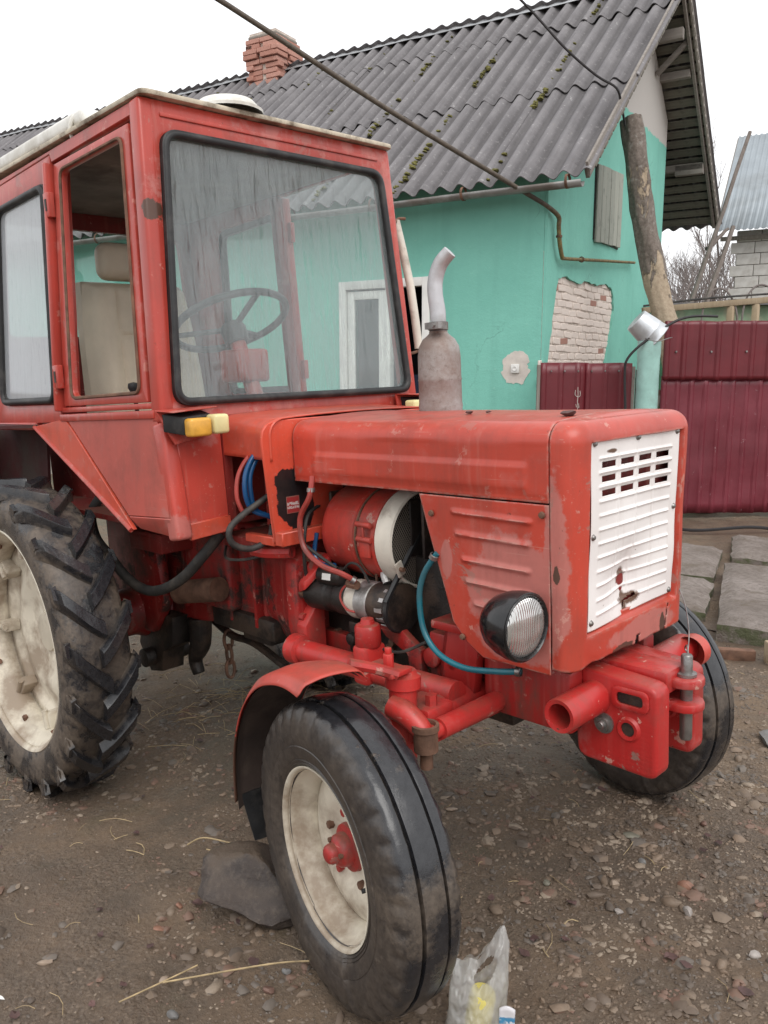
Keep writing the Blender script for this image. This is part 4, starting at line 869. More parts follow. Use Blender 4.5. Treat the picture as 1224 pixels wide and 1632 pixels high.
m = M(); m.tube([(-.34,-1.12,.0),(-.31,-1.0,.012),(-.30,-.93,.014)], .0022, 5); m.tube([(-.31,-1.02,.012),(-.16,-.81,.03),(-.09,-.72,.028)], .0024, 5); m.tube([(-.09,-.72,.028),(.0,-.60,.02),(.06,-.545,.012)], .0022, 5)
tag(m.build('straw_stalk', straw_mat), 'long bent dry stalk lying on the mud at lower left', 'stalk')
m = M(); m.tube([(-.80,-.66,.0),(-.77,-.62,.02),(-.68,-.58,.025)], .0028, 5); m.tube([(-.72,-.64,.012),(-.62,-.60,.014)], .002, 5); tag(m.build('dead_twig', straw_mat), 'curved brown twig left of the large rock', 'twig')
m = M(); m.tube([(.11,.55,.012),(.19,.66,.014),(.24,.71,.016)], .003, 5); m.tube([(.12,.56,.012),(.21,.67,.02)], .002, 5); tag(m.build('pale_splinter', bare_plaster), 'pale straight splinter lying below the far tyre', 'splinter')
# feather
m = M(); fp = Vector((-.60,-1.31,gh(-.6,-1.31)+.008)); m.grid(lambda u, v: fp+Vector((.045*(u-.5)+.0*v, .03*(u-.5)+(v-.5)*.016*sin(pi*min(1,u*1.1)), .006*sin(3*u))), 12, 4); tag(m.build('feather', white_pvc), 'small white feather at the left edge', 'feather')
# plastic bag with a yellow packet
bagp = NT('translucent_plastic_bag'); tr_ = bagp.n('BsdfTransparent'); gl_ = bagp.n('BsdfGlossy'); gl_.inputs['Roughness'].default_value = .25; df_ = bagp.n('BsdfTranslucent'); df_.inputs[0].default_value = (.75,.74,.72,1); d2_ = bagp.n('BsdfDiffuse'); d2_.inputs[0].default_value = (.7,.69,.67,1)
mA = bagp.n('MixShader'); mA.inputs[0].default_value = .5; bagp.l(df_.outputs[0], mA.inputs[1]); bagp.l(d2_.outputs[0], mA.inputs[2])
mB = bagp.n('MixShader'); bagp.put(mB.inputs[0], bagp.math('MULTIPLY_ADD', bagp.noise(16, 4), .55, .24)); bagp.l(tr_.outputs[0], mB.inputs[1]); bagp.l(mA.outputs[0], mB.inputs[2])
mC = bagp.n('MixShader'); lw = bagp.n('LayerWeight'); lw.inputs[0].default_value = .5; bagp.l(bagp.math('MULTIPLY_ADD', bagp.math('POWER', lw.outputs['Facing'], 4.0), .7, .05), mC.inputs[0]); bagp.l(mB.outputs[0], mC.inputs[1]); bagp.l(gl_.outputs[0], mC.inputs[2])
nb_ = bagp.bump(bagp.noise(18, 4, .6, stretch=(1,1,.5)), .7, .02); bagp.l(nb_, gl_.inputs['Normal']); bagp.l(nb_, df_.inputs['Normal']); bagp.l(mC.outputs[0], bagp.t.nodes['Material Output'].inputs['Surface'])
BC = Vector((.322, -.598, gh(.322,-.598)))
bx = Vector((.697,.717,0)); by = Vector((-.717,.697,0))     # the bag's own width and depth
bag = empty('plastic_bag', Matrix.Translation(BC), 'crumpled clear plastic carrier bag by the front tyre at the bottom edge', 'bag')
def bagf(sgn):
    def f(u, v):
        s_ = (u-.5)*2; half = .068*(1-.10*v)*(1+.05*N(v*4, sgn, 0, 1))
        topz = .165+.075*sstep(.35,.88,u)-.03*sstep(.9,1,u)+.012*N(u*5, 0, 4, 1)        # one handle stands up
        th_ = .042*(1-v)**.6*sqrt(max(0, 1-s_*s_*.98))+.003
        cr = .007*N(u*4, v*5, sgn*3, 1.3)+.004*N(u*11, v*9, sgn, 1.5)+.002*N(u*25, v*22, sgn, 1.2)
        return bx*(s_*half+.012*v*v) + by*(sgn*(th_+cr)+.03*v*v) + Vector((0,0,v*topz))
    return f
m = M()
for sg in (-1, 1): m.grid(bagf(sg), 56, 56, hole=lambda u, v: ((u-.58+(v-.80)*.5)/.20)**2+((v-.80)/.12)**2 < 1 + .3*N(u*9, v*9, 0, 1))
m.build('bag_film', bagp.m, bag, weld=.0015, ang=180)
yel = simple('yellow_packet_plastic', (.58,.50,.14), .5, 0, .1, 20, .1); m = M()
m.lathe([(0,.0),(.028,.002),(.03,.01),(.03,.09),(.026,.10),(0,.102)], (0,0,.005), (.1,.1,1), 16)
tag(m.build('yellow_packet', yel), 'yellow packet inside the clear plastic bag', 'packet').location = BC+bx*.0+by*.005
def pk():
    t = NT('blue_white_packet_print'); s = t.xyz(); n_ = t.noise(35, 3, .5, dist=1.5); col = t.mix(t.ramp(s[2], .045, .05), (.60,.42,.26), t.mix(t.ramp(n_, .45, .52), (.66,.66,.68), (.06,.24,.42))); return t.fin(t.mix(t.ramp(s[2], .066, .068), col, (.62,.60,.62)), .3)
m = M(); m.grid(lambda u, v: bx*(u-.5)*.034+by*.003*sin(u*3+v*2)+Vector((0,0,v*.085+.008*sin(u*3.1))), 8, 8); o = m.build('printed_packet', pk(), solid=.004); tag(o, 'small blue and white printed packet leaning on the plastic bag', 'packet'); o.location = BC+bx*.062-by*.03+Vector((0,0,.005))
# ------------------------------------------------------------------ tractor (x forward, y to its left, z up)
TM = Matrix(((.99925661, -.00074671, -.03854444, 0), (0, .9998124, -.01936897, 0), (.03855167, .01935458, .99906915, 0), (0, 0, 0, 1)))
tractor = empty('tractor', TM, 'old red farm tractor with cab and white front grille standing in the muddy yard', 'tractor')
TR = tractor
HW, HT, HB, HX0, HX1 = .286, 1.352, 1.168, -.615, .320
def groove(d, w_, h): return h*math.exp(-(d/w_)**2)
# hood: folded sheet with embossed lines
def hood_prof(u):
    """u 0..1 from right lower edge over the top to left lower edge -> (y, z, ny, nz)"""
    r = .052; s1 = HT-r-HB; arc = pi/2*r; top = 2*(HW-r); L = 2*s1+2*arc+top; d = u*L
    if d < s1: return (-HW, HB+d, -1, 0)
    d -= s1
    if d < arc: a = d/r; return (-HW+r-r*cos(a), HT-r+r*sin(a), -cos(a), sin(a))
    d -= arc
    if d < top: y = -HW+r+d; return (y, HT+.010*(1-(y/(HW-r))**2), 0, 1)
    d -= top
    if d < arc: a = d/r; return (HW-r+r*sin(a), HT-r+r*cos(a), sin(a), cos(a))
    d -= arc; return (HW, HT-r-d, 1, 0)
def hood_f(u, v):
    x = HX0+(HX1-HX0-.003)*u; y, z, ny_, nz_ = hood_prof(v); e = 0
    if abs(ny_) == 1:
        fx = sstep(-.53,-.51,x)*(1-sstep(.245,.262,x))
        e += .0045*(sstep(1.193,1.197,z)*(1-sstep(1.252,1.256,z)))*fx - .003*math.exp(-((z-1.176)/.004)**2)
        e += .002*N(x, z, 1, 4)+.0012*N(x, z, 4, 11)
    else: e += .0025*N(x, y, 2, 3)
    return (x, y+ny_*e, z+nz_*e)
m = M(); m.grid(hood_f, 190, 130); hood = m.build('hood', red, TR, ang=50, solid=.004)
for (x, y, r) in ((.29,-.16,.02),(-.05,-.12,.012),(.0,-.10,.008),(-.33,.12,.01)):
    V, F = stone_shape(random.Random(int(x*999)), .5); M().add([Vector((x+p.x*r, y+p.y*r*1.3, HT+.014+p.z*r*.45)) for p in V], F).build('mud_clod', leaf_mat, hood)
# nose cowl
def plan(s, inset):
    """half-open plan curve of the nose from right seam round the front to left seam, s 0..1"""
    w_ = HW-inset; fx = .392-inset*.8; r = max(.012, .058-inset*.5); st = fx-r-HX1; fr_ = 2*(w_-r); arc = pi/2*r; L = 2*st+2*arc+fr_; d = s*L
    if d < st: return (HX1+d, -w_)
    d -= st
    if d < arc: a = d/r; return (fx-r+r*sin(a), -w_+r-r*cos(a))
    d -= arc
    if d < fr_: return (fx, -w_+r+d)
    d -= fr_
    if d < arc: a = d/r; return (fx-r+r*cos(a), w_-r+r*sin(a))
    d -= arc; return (fx-r-d, w_)
NZ0 = .772
def nose_f(u, v):
    if v < .86: z = NZ0+(HT-.05-NZ0)*(v/.86); ins = 0
    else: a = (v-.86)/.14*pi/2; z = HT-.05+.05*sin(a); ins = .05*(1-cos(a))
    x, y = plan(u, ins); lean = (HT-z)*.036; k = sstep(.33,.39,x); x -= lean*k
    e = 0
    if abs(y) < .222 and x > .35 and ins == 0: e = -.016*sstep(.222,.214,abs(y))*sstep(.842,.850,z)*(1-sstep(1.296,1.302,z))
    x += e + .003*N(y, z, 3, 5)*k; y += .0025*N(x*2, z, 7, 5)
    if v < .02: z += .006*N(y*9, x*9, 0, 2)
    return (x, y, z)
m = M(); nu, nv = 150, 130
def nhole(u, v):
    x, y, z = nose_f(u, v)
    if x > .33 and abs(y) < .205 and .868 < z < 1.292: return True
    return x > .33 and ((abs(y-.02-.006*N(z*40,0,0,1)) < .011 and z < .792) or (abs(y-.165-(z-.77)*.18) < .004 and z < .84))
m.grid(nose_f, nu, nv, hole=nhole); top = [nose_f(i/nu, 1) for i in range(nu+1)]
def cap_f(u, v):
    x, y, z = top[round(u*nu)]; k = 1-(1-v)**2; return (x+(HX1-x)*v, y, z+.010*max(0, 1-(y/(HW-.05))**2)*k)
m.grid(cap_f, nu, 8)
nose = m.build('nose_cowl', red_panel, TR, ang=50, solid=.004, weld=.0004)
# side panels with pressed ribs
def panel(sy):
    LE = ((1.163,-.091),(.835,.016),(.790,.06),(.757,.113)); 
    def left(z):
        for (z1, x1), (z0, x0) in zip(LE, LE[1:]):
            if z >= z0: return x0+(x1-x0)*(z-z0)/(z1-z0)
        return LE[-1][1]
    ribs = ((1.125,.02,.27),(1.070,.03,.265),(1.005,.05,.265),(.950,.06,.27),(.895,.085,.2))
    def f(u, v):
        z = .757+(1.163-.757)*v; x0 = left(z); x = x0+(.3165-x0)*u; e = 0
        for k, (zr, a, b) in enumerate(ribs): e += .007*math.exp(-((z-zr+(.01*sin((x-a)*3)))/.006)**2)*sstep(a-.004,a+.012,x)*(1-sstep(b-.012,b+.004,x))
        e += .010*sstep(.915,.90,z)*sstep(.86,.885,z)*sstep(.09,.16,x)*(1-sstep(.2,.24,x))
        e += .003*N(x, z, sy*5, 5)
        return (x, sy*(HW-.001+e), z)
    m = M(); m.grid(f, 90, 110); o = m.build('side_panel', red_panel, TR, ang=50, solid=.003)
    for x, z in ((-.045,1.115),(.05,.80),(.30,1.14)): M().lathe([(0,-.006),(.007,-.005),(.009,.0)], (x, sy*(HW+.003), z), (0,-sy,0), 10).build('bolt_head', rusty, o)
    return o
panel(-1); panel(1)
# white grille plate with pressed ribs and slots
GW, GZ0, GZ1 = .207, .858, 1.309
rowsz = [GZ1-.058-i*.0335 for i in range(12)]; colsy = [-.128, -.043, .043, .128]
def gr_f(u, v):
    y = -GW+2*GW*u; z = GZ0+(GZ1-GZ0)*v; e = 0
    inx = sstep(-.176,-.168,y)*(1-sstep(.168,.176,y))
    for i, zr in enumerate(rowsz): e += .0042*math.exp(-((z-zr-.010)/.0032)**2)*inx*(1 if min(abs(y-c) for c in (-.086,0,.086)) > .003 else .3)
    for c in (-.086, 0, .086): e += .0016*math.exp(-((y-c)/.003)**2)*(1 if z > rowsz[-1] else 0)
    dent = -.020*math.exp(-((y+.035)/.08)**2-((z-.945)/.07)**2) - .006*math.exp(-((y+.02)/.02)**2)*sstep(1.06,.97,z)
    wob = .005*N(y, z, 1, 6)+.010*sstep(1.0,.86,z)*N(y*6, 3, 2, 1)
    zz = z+.006*sstep(1.05,.86,z)*sin(y*9); 
    return (.386-(HT-z)*.036-.004+e+dent+wob+.004*(y/GW)**2, y+.004*N(z*8, u, 0, 1)*(1 if abs(y) > .19 else 0), zz)
def ghole(u, v):
    y = -GW+2*GW*u; z = GZ0+(GZ1-GZ0)*v
    for i in range(3):
        if abs(z-rowsz[i]+.006) < .0068 and min(abs(y-c) for c in colsy) < .031: return True
    return (z-.945) > -.008 and (z-.945)+abs(y+.038)*2.2 < .018 or (abs(z-.890-(y+.01)*.15) < .004 and abs(y-.005) < .022) or (abs(y+.02-(z-.88)*.5) < .003 and .872 < z < .889)
m = M(); m.grid(gr_f, 170, 190, hole=ghole); gp_ = m.build('grille_plate', grille_mat, TR, ang=45, solid=.0015)
for y, z in ((-.195,1.298),(0,1.298),(.195,1.298),(-.197,1.08),(.197,1.10),(-.195,.872),(.192,.872)):
    x = gr_f((y+GW)/(2*GW), (z-GZ0)/(GZ1-GZ0))[0]; M().lathe([(0,.006),(.005,.005),(.008,.001),(.009,-.003)], (x, y, z), (1,0,0), 10).build('screw', steel, gp_)
M().bb(.18, .345, -.25, .25, .80, 1.30).build('oil_cooler', red_dark, TR, bevel=.01)
# headlights
def headlight(sy):
    c = (.300 if sy < 0 else .245, sy*.366, .893); m = M()
    m.lathe([(.0,-.105),(.03,-.101),(.05,-.09),(.066,-.07),(.077,-.042),(.0815,-.018),(.0822,.0),(.081,.008),(.073,.010),(.0705,.004),(.0705,-.01),(.0,-.012)], c, (1, sy*.04, -.02), 48)
    o = m.build('headlight', black_gloss, TR, ang=60)
    M().lathe([(.0,.020),(.02,.0192),(.04,.0168),(.056,.0125),(.067,.0075),(.0705,.003)], c, (1, sy*.04, -.02), 48).build('lens', lens, o, ang=80)
    M().lathe([(.0702,.002),(.0735,.010),(.0762,.0125),(.079,.010),(.079,.004)], c, (1, sy*.04, -.02), 48).build('lamp_rim', black_gloss, o)
    M().cyl((.235, sy*.28, .88), (.235, sy*.335, .885), .02, 16).build('lamp_bracket', black_iron, o)
headlight(-1); headlight(1)
# cowl over the tank, firewall plate, shelf
def cowl_f(u, v):
    x = -.895+u*.262; w_ = .372-.006*sin(u*3); r = .05; ht = 1.372-.012*u
    s1 = .075; arc = pi/2*r; tp = 2*(w_-r); L = 2*s1+2*arc+tp; d = v*L
    if d < s1: y, z = -w_, ht-r-s1+d
    elif d < s1+arc: a = (d-s1)/r; y, z = -w_+r-r*cos(a), ht-r+r*sin(a)
    elif d < s1+arc+tp: y = -w_+r+d-s1-arc; z = ht+.008*(1-(y/w_)**2)
    elif d < s1+2*arc+tp: a = (d-s1-arc-tp)/r; y, z = w_-r+r*sin(a), ht-r+r*cos(a)
    else: y, z = w_, ht-r-(d-s1-2*arc-tp)
    return (x+(.02*sstep(.5,1,abs(y)/w_) if u > .99 else 0), y, z)
m = M(); m.grid(cowl_f, 12, 80); m.build('tank_cowl', red_orange, TR, ang=50, solid=.004)
pl2 = rpoly([(-.392,.985),(-.372,1.345),(.372,1.345),(.392,.985)], .045, 6)
pl2 = [(-.372,.985)]+[(-.398,1.30)]+[(-.392,1.328),(-.374,1.348),(-.345,1.357)]+[(.345,1.357),(.374,1.348),(.392,1.328)]+[(.398,1.30),(.372,.985)]
m = M(); m.prism([(-.632, y, z) for y, z in pl2], (.012, 0, 0)); fwp = m.build('firewall_plate', red_plate, TR, bevel=.003, seg=1)
m = M(); m.bb(-.625, -.585, -.37, .37, .975, 1.018); m.bb(-.78, -.630, -.372, -.345, .972, 1.0); m.build('shelf_lip', red_orange, TR, bevel=.003, seg=1)
m = M(); m.prism([(-.6185,-.322,1.068),(-.6185,-.272,1.068),(-.6185,-.272,1.121),(-.6185,-.322,1.121)], (.0015,0,0)); m.build('sticker', sticker_mat(), fwp)
M().bb(-.72, -.64, -.33, .33, 1.02, 1.29).build('tank_end', red_dark, TR, bevel=.01)
# ------------------------------------------------------------------ cab
def sy_(z): return -.641+.0543*z                     # near side plane
def fx_(z): return -.893-(z-1.389)*.0636             # windshield plane
CZT = 2.325
# windshield frame
inn = rpoly([(.462,2.238),(-.462,2.238),(-.522,1.412),(.522,1.412)], .055, 7)
quad = [(.512,CZT),(-.512,CZT),(-.562,1.355),(.562,1.355)]
def wsp(p, o=0): return (fx_(p[1])+o, p[0], p[1])
m = M(); m.ring([wsp(p) for p in fit_outer(inn, quad)], [wsp(p) for p in inn], (-.045,0,0))
wf = m.build('windshield_frame', red_cab, TR, bevel=.004, seg=2, ang=30)
# raised bead above the glass
M().beam((fx_(2.283)+.002,-.455,2.283),(fx_(2.283)+.002,.455,2.283), .008, .012).build('frame_bead', red_cab, wf, bevel=.002)
inn2 = rpoly([(.442,2.220),(-.442,2.220),(-.502,1.432),(.502,1.432)], .05, 7)
m = M(); m.ring([wsp(p,.016) for p in inn], [wsp(p,.014) for p in inn2], (-.030,0,0)); m.tube([wsp(p,.014) for p in rpoly([(.452,2.229),(-.452,2.229),(-.512,1.422),(.512,1.422)], .052, 7)], .0125, 8, closed=True, smooth=1)
m.tube([wsp(p,.016) for p in rpoly([(.459,2.236),(-.459,2.236),(-.519,1.415),(.519,1.415)], .054, 7)], .006, 6, closed=True, smooth=1)
m.build('windshield_seal', black_rubber, wf, ang=50)
m = M(); m.prism([wsp(p,.004) for p in inn2], (-.004,0,0)); m.build('windshield', glass_front, TR, ang=20)
# corner posts running down to the floor
for s in (-1, 1):
    m = M(); P0 = Vector((fx_(CZT)-.022, -s*(-.493), CZT)); 
    m.beam((fx_(CZT)-.030, s*.497, CZT), (fx_(1.36)-.030, s*.545, 1.36), .052, .062, (1,0,0)); m.beam((fx_(1.36)-.030, s*.545, 1.361), (-.862, s*.553, .998), .056, .062, (1,0,0))
    m.build('corner_post', red_cab, TR, bevel=.012, seg=3)
for s in (-1, 1):
    # panel beside the cowl
    m = M(); m.prism([(-.878, s*.53, 1.36), (-.878, s*.372, 1.36), (-.862, s*.372, 1.04), (-.862, s*.53, 1.04)], (-.012, 0, 0)); m.build('front_side_panel', red_cab, TR, bevel=.003, seg=1)
    m = M(); m.prism([(-.852, s*.525, 1.046), (-.852, s*.372, 1.052), (-.849, s*.372, 1.002), (-.849, s*.525, .992)], (-.014, 0, 0)); m.build('panel_lip', red_orange, TR, bevel=.003, seg=1)
    m = M(); m.bb(-1.0, -.868, s*.34, s*.372, 1.0, 1.36); m.build('inner_side_panel', red_dark, TR)
# sides: door with open window, rear window bay
def sp(s, x, z, o=0): return (x, s*(-sy_(z)+o), z)
door_out = [(-1.032,2.268),(-1.585,2.262),(-1.600,1.418),(-.978,1.425)]
door_in = rpoly([(-1.078,2.232),(-1.522,2.226),(-1.520,1.452),(-1.025,1.462)], .035, 6)
bay_out = [(-1.615,2.30),(-2.36,2.28),(-2.42,1.345),(-1.63,1.36)]
bay_in = rpoly([(-1.645,2.215),(-2.13,2.205),(-2.19,1.425),(-1.640,1.428)], .05, 6)
bay_gl = rpoly([(-1.675,2.187),(-2.103,2.177),(-2.163,1.452),(-1.666,1.455)], .04, 6)
arch_mat = simple('muddy_shaded_maroon_paint', (.05,.009,.009), .75, 0, .4, 6, .3, dirt=(.05,.038,.03), dirt_amt=.8)  # near-black base paints in the wheel-arch shade; brown patches are mud
for s in (-1, 1):
    if s > 0: pass
    else:
     m = M(); m.ring([sp(s,*p) for p in fit_outer(door_in, door_out)], [sp(s,*p) for p in door_in], (0, -s*.022, 0)); dr_ = m.build('door_frame', red_cab, TR, bevel=.004, seg=2, ang=30)
     m = M(); m.tube([sp(s,p[0],p[1],.002) for p in rpoly([(-1.073,2.238),(-1.528,2.232),(-1.526,1.446),(-1.020,1.456)], .035, 6)], .006, 6, closed=True, smooth=1); m.build('window_lip', rusty if s < 0 else red_cab, dr_)
    m = M(); m.ring([sp(s,*p) for p in fit_outer(bay_in, bay_out)], [sp(s,*p) for p in bay_in], (0, -s*.03, 0)); by_ = m.build('side_bay', red_cab, TR, bevel=.004, seg=2, ang=30)
    m = M(); m.ring([sp(s,*p,.010) for p in bay_in], [sp(s,*p,.008) for p in bay_gl], (0, -s*.022, 0)); m.tube([sp(s,p[0],p[1],.010) for p in rpoly([(-1.660,2.201),(-2.117,2.191),(-2.177,1.438),(-1.653,1.441)], .045, 6)], .013, 8, closed=True, smooth=1); m.build('window_seal', black_rubber, by_, ang=50)
    m = M(); m.prism([sp(s,*p,.002) for p in bay_gl], (0, -s*.004, 0)); m.build('side_window', glass_side if s < 0 else glass_clear, by_, ang=20)
    # header rail, sill rails
    m = M(); m.prism([sp(s,-.985,2.325), sp(s,-2.36,2.305), sp(s,-2.36,2.281), sp(s,-1.616,2.302), sp(s,-1.60,2.272), sp(s,-1.0,2.285)], (0,-s*.03,0)); m.build('roof_rail', red_cab, TR, bevel=.003, seg=1)
    m = M(); m.beam(sp(s,-.945,1.414,-.014), sp(s,-1.622,1.404,-.014), .034, .018); m.beam(sp(s,-.93,1.388,-.008), sp(s,-1.625,1.376,-.008), .034, .026); m.build('sill_rail', red_cab, TR, bevel=.004)
    m = M(); m.beam(sp(s,-1.612,2.27,.004), sp(s,-1.622,1.40,.004), .02, .045, (0,1,0)); m.build('middle_post', red_cab, TR, bevel=.006)
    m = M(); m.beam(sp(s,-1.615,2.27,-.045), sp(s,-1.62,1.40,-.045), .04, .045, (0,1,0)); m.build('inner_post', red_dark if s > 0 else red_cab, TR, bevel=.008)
    # lower door panel and the slanted tail panel
    m = M(); m.prism([sp(s,-1.585,1.374,.002), sp(s,-.925,1.386,.002), sp(s,-.868,1.07,.0), sp(s,-1.135,1.055,.0)], (0,-s*.018,0)); m.prism([sp(s,-1.135,1.054,.001), sp(s,-.868,1.069,.001), sp(s,-.868,1.005,-.02), sp(s,-1.095,1.012,-.02)], (0,-s*.014,0)); m.build('lower_door_panel', red_door, TR, bevel=.003, seg=1)
    m = M(); m.prism([sp(s,-1.872,1.343,.004), sp(s,-1.588,1.373,.004), sp(s,-1.10,1.012,.002), sp(s,-1.125,1.012,.002)], (0,-s*.014,0)); m.build('tail_panel', red_orange, TR, bevel=.002, seg=1)
    m = M(); m.tube([sp(s,-1.876,1.341,.004), sp(s,-1.5,1.178,.003), sp(s,-1.115,1.010,.003)], .009, 8, smooth=1); m.build('tail_panel_lip', red_cab, TR)
    m = M(); m.beam(sp(s,-1.868,1.343,-.02), sp(s,-2.42,1.338,-.02), .05, .03); m.build('arch_lip', red_cab, TR, bevel=.006)
    for z in (2.125, 1.525):
        m = M(); m.box(sp(s,-1.606,z,.013), (.042,.024,.085)); h_ = m.build('door_hinge', red_cab, TR, bevel=.004); M().box(sp(s,-1.606,z,.0255), (.014,.003,.04)).build('hinge_slot', black_iron, h_)
    # wheel-arch box under the rear of the cab
    m = M(); m.prism([sp(s,-1.80,1.325,-.06), sp(s,-2.42,1.325,-.06), (-2.42,s*.30,1.325), (-1.80,s*.30,1.325)], (0,0,.012)); m.prism([(-2.02,s*.47,1.325), (-2.70,s*.47,1.325), (-2.70,s*.47,.80), (-2.10,s*.47,1.00), (-2.06,s*.47,1.10)], (0,-s*.012,0)); m.prism([(-2.60,s*.36,1.325),(-2.60,s*.80,1.325),(-2.60,s*.80,.95),(-2.60,s*.36,.80)], (-.01,0,0)); m.prism([sp(s,-1.86,1.338,-.003), sp(s,-2.60,1.338,-.003), (-2.60,s*.82,1.338), (-2.1,s*.82,1.338)], (0,0,.012)); m.build('rear_mudguard', arch_mat, TR)
# rear wall with window
rq = [(.512,2.315),(-.512,2.315),(-.57,1.345),(.57,1.345)]; ri = rpoly([(.43,2.20),(-.43,2.20),(-.46,1.72),(.46,1.72)], .05, 6); m = M()
m.ring([(-2.395,*p) for p in fit_outer(ri, rq)], [(-2.395,*p) for p in ri], (.03,0,0)); m.build('rear_wall', red_dark, TR); M().prism([(-2.38,*p) for p in ri], (.004,0,0)).build('rear_window', glass_clear, TR)
# roof with lining and fittings
ro = []
for k, (x, y) in enumerate(rpoly([(-.925,-.525),(-.925,.525),(-2.44,.525),(-2.44,-.525)], .03, 4)): ro.append((x, y))
m = M(); m.prism([(x, y, 2.327) for x, y in ro], (0,0,.016)); rf2 = m.build('cab_roof', cream_edge, TR, bevel=.004)
def dome(u, v):
    x = -.945-1.475*u; y = -.50+1.0*v; return (x, y, 2.3435+.018*(sin(pi*u)*sin(pi*v))**.35+.003*N(x, y, 0, 4))
M().grid(dome, 40, 30).build('roof_skin', white_roof, rf2)
M().bb(-2.36, -.98, -.47, .47, 2.268, 2.3265).build('ceiling_lining', ceiling_mat, TR, bevel=.02)
M().lathe([(0,.050),(.05,.048),(.09,.038),(.105,.022),(.112,.012),(.12,.010),(.12,0)], (-1.02,-.16,2.350), (0,0,1), 32).build('roof_vent', white_roof, rf2)
m = M(); m.bb(-2.16,-1.36,-.505,-.22,2.350,2.402); m.build('roof_hatch', white_roof, rf2, bevel=.016, seg=3)
m = M(); m.tube([(-1.44,-.505,2.315),(-1.43,-.515,2.35),(-1.42,-.50,2.385),(-1.41,-.47,2.39),(-1.40,-.46,2.36)], .008, 8); m.build('roof_lug', white_roof, rf2)
m = M(); m.bb(-2.36,-.96,-.51,.51,1.0,1.02); m.bb(-2.36,-1.9,-.33,.33,1.02,1.34); m.build('cab_floor', red_dark, TR)
M().bb(-.99,-.95,-.36,.36,1.02,1.40).build('dashboard', red_dark, TR, bevel=.02)
# seat
sx0, syc = -1.86, -.05
m = M()
def back_f(u, v):
    s_ = (u-.5)*2; y = syc+s_*(.255-.035*v**3); z = 1.33+.59*v; b = .035*sin(pi*min(1,(1-abs(s_))*3)/2) ; bol = .045*math.exp(-((abs(s_)-.78)/.17)**2)*(1-.5*v); e = min(1,(1-abs(s_))/.08, (1-v)/.06 if v > .94 else 9)
    line = -.008*math.exp(-((abs(s_)-.52)/.03)**2) - .008*math.exp(-((v-.62)/.012)**2)*(1 if abs(s_) < .52 else 0)
    return (sx0-.08*v+(.05+b+bol+line)*sqrt(max(0, e))-.05, y, z)
m.grid(back_f, 50, 50); m.prism([(sx0-.06, syc-.253,1.33),(sx0-.06, syc+.253,1.33),(sx0-.14, syc+.222,1.92),(sx0-.14, syc-.222,1.92)], (-.07,0,0)); seat = m.build('seat', seat_fab, TR, ang=60)
m = M(); m.box((sx0-.115, syc, 2.005), (.11,.30,.155)); m.build('headrest', seat_fab, seat, bevel=.045, seg=5)
m = M(); m.box((sx0+.16, syc, 1.31), (.48,.50,.13)); m.build('seat_cushion', seat_fab, seat, bevel=.04, seg=4)
# steering wheel and column
sc_ = Vector((-1.25,-.05,1.70)); sax = Vector((-.42,0,.91)).normalized(); e1 = Vector((0,1,0)); e2 = sax.cross(e1)
m = M(); m.tube([sc_+(e1*cos(a)+e2*sin(a))*.215 for a in [k*pi/16 for k in range(32)]], .0135, 10, closed=True, smooth=1); m.lathe([(0,.02),(.04,.018),(.048,0),(.045,-.06),(0,-.06)], sc_-sax*.03, sax, 20)
for a in (.5, .5+2*pi/3, .5+4*pi/3): m.beam(sc_-sax*.03, sc_+(e1*cos(a)+e2*sin(a))*.21, .02, .012, sax)
sw = m.build('steering_wheel', wheel_grey, TR)
m = M(); m.cyl(sc_-sax*.05, sc_-sax*.48, .03, 14); m.box(sc_-sax*.17+Vector((.0,0,-.01)), (.14,.13,.12)); m.build('steering_column', red_cab, TR, bevel=.015, seg=3)
m = M(); m.tube([(-1.5,-.32,1.02),(-1.49,-.33,1.3),(-1.47,-.35,1.47)], .008, 8); m.lathe([(0,0),(.012,.0),(.022,.02),(.02,.035),(.0,.04)], (-1.47,-.35,1.455), (0,0,1), 14); m.build('gear_lever', wheel_grey, TR)
# indicator lamps on brackets
for s in (-1, 1):
    yo, yi = .600, .425
    m = M(); m.prism([(-.875, s*yo, 1.398), (-.875, s*yi, 1.402), (-.80, s*(yi+.0), 1.402), (-.80, s*yi, 1.33), (-.80, s*(yo-.05), 1.300), (-.862, s*yo, 1.32)][:3]+[(-.80, s*(yo-.02), 1.392)], (0,0,.004))
    m.prism([(-.878, s*yo, 1.400), (-.878, s*yi, 1.404), (-.862, s*yi, 1.315), (-.862, s*(yo-.05), 1.295)], (.010,0,0)); br_ = m.build('lamp_bracket', red_cab, TR, bevel=.004)
    m = M(); m.prism([(-.868, s*(yo-.018), 1.388), (-.868, s*(yi+.02), 1.394), (-.868, s*(yi+.025), 1.335), (-.868, s*(yo-.05), 1.318)], (.006,0,0)); m.prism([(-.862, s*(yo-.018), 1.390), (-.862, s*(yi+.02), 1.395), (-.812, s*(yi+.02), 1.384), (-.812, s*(yo-.062), 1.377)], (0,0,-.055)); lm_ = m.build('indicator_lamp', black_rubber, TR, bevel=.004)
    m = M(); m.bb(-.812, -.768, s*(yo-.058), s*(yi+.042), 1.318, 1.374); m.build('amber_lens', amber, lm_, bevel=.010, seg=3)
    m = M(); m.bb(-.814, -.758, s*(yi+.039), s*(yi-.014), 1.322, 1.382); m.build('clear_lens', lamp_cream, lm_, bevel=.010, seg=3)
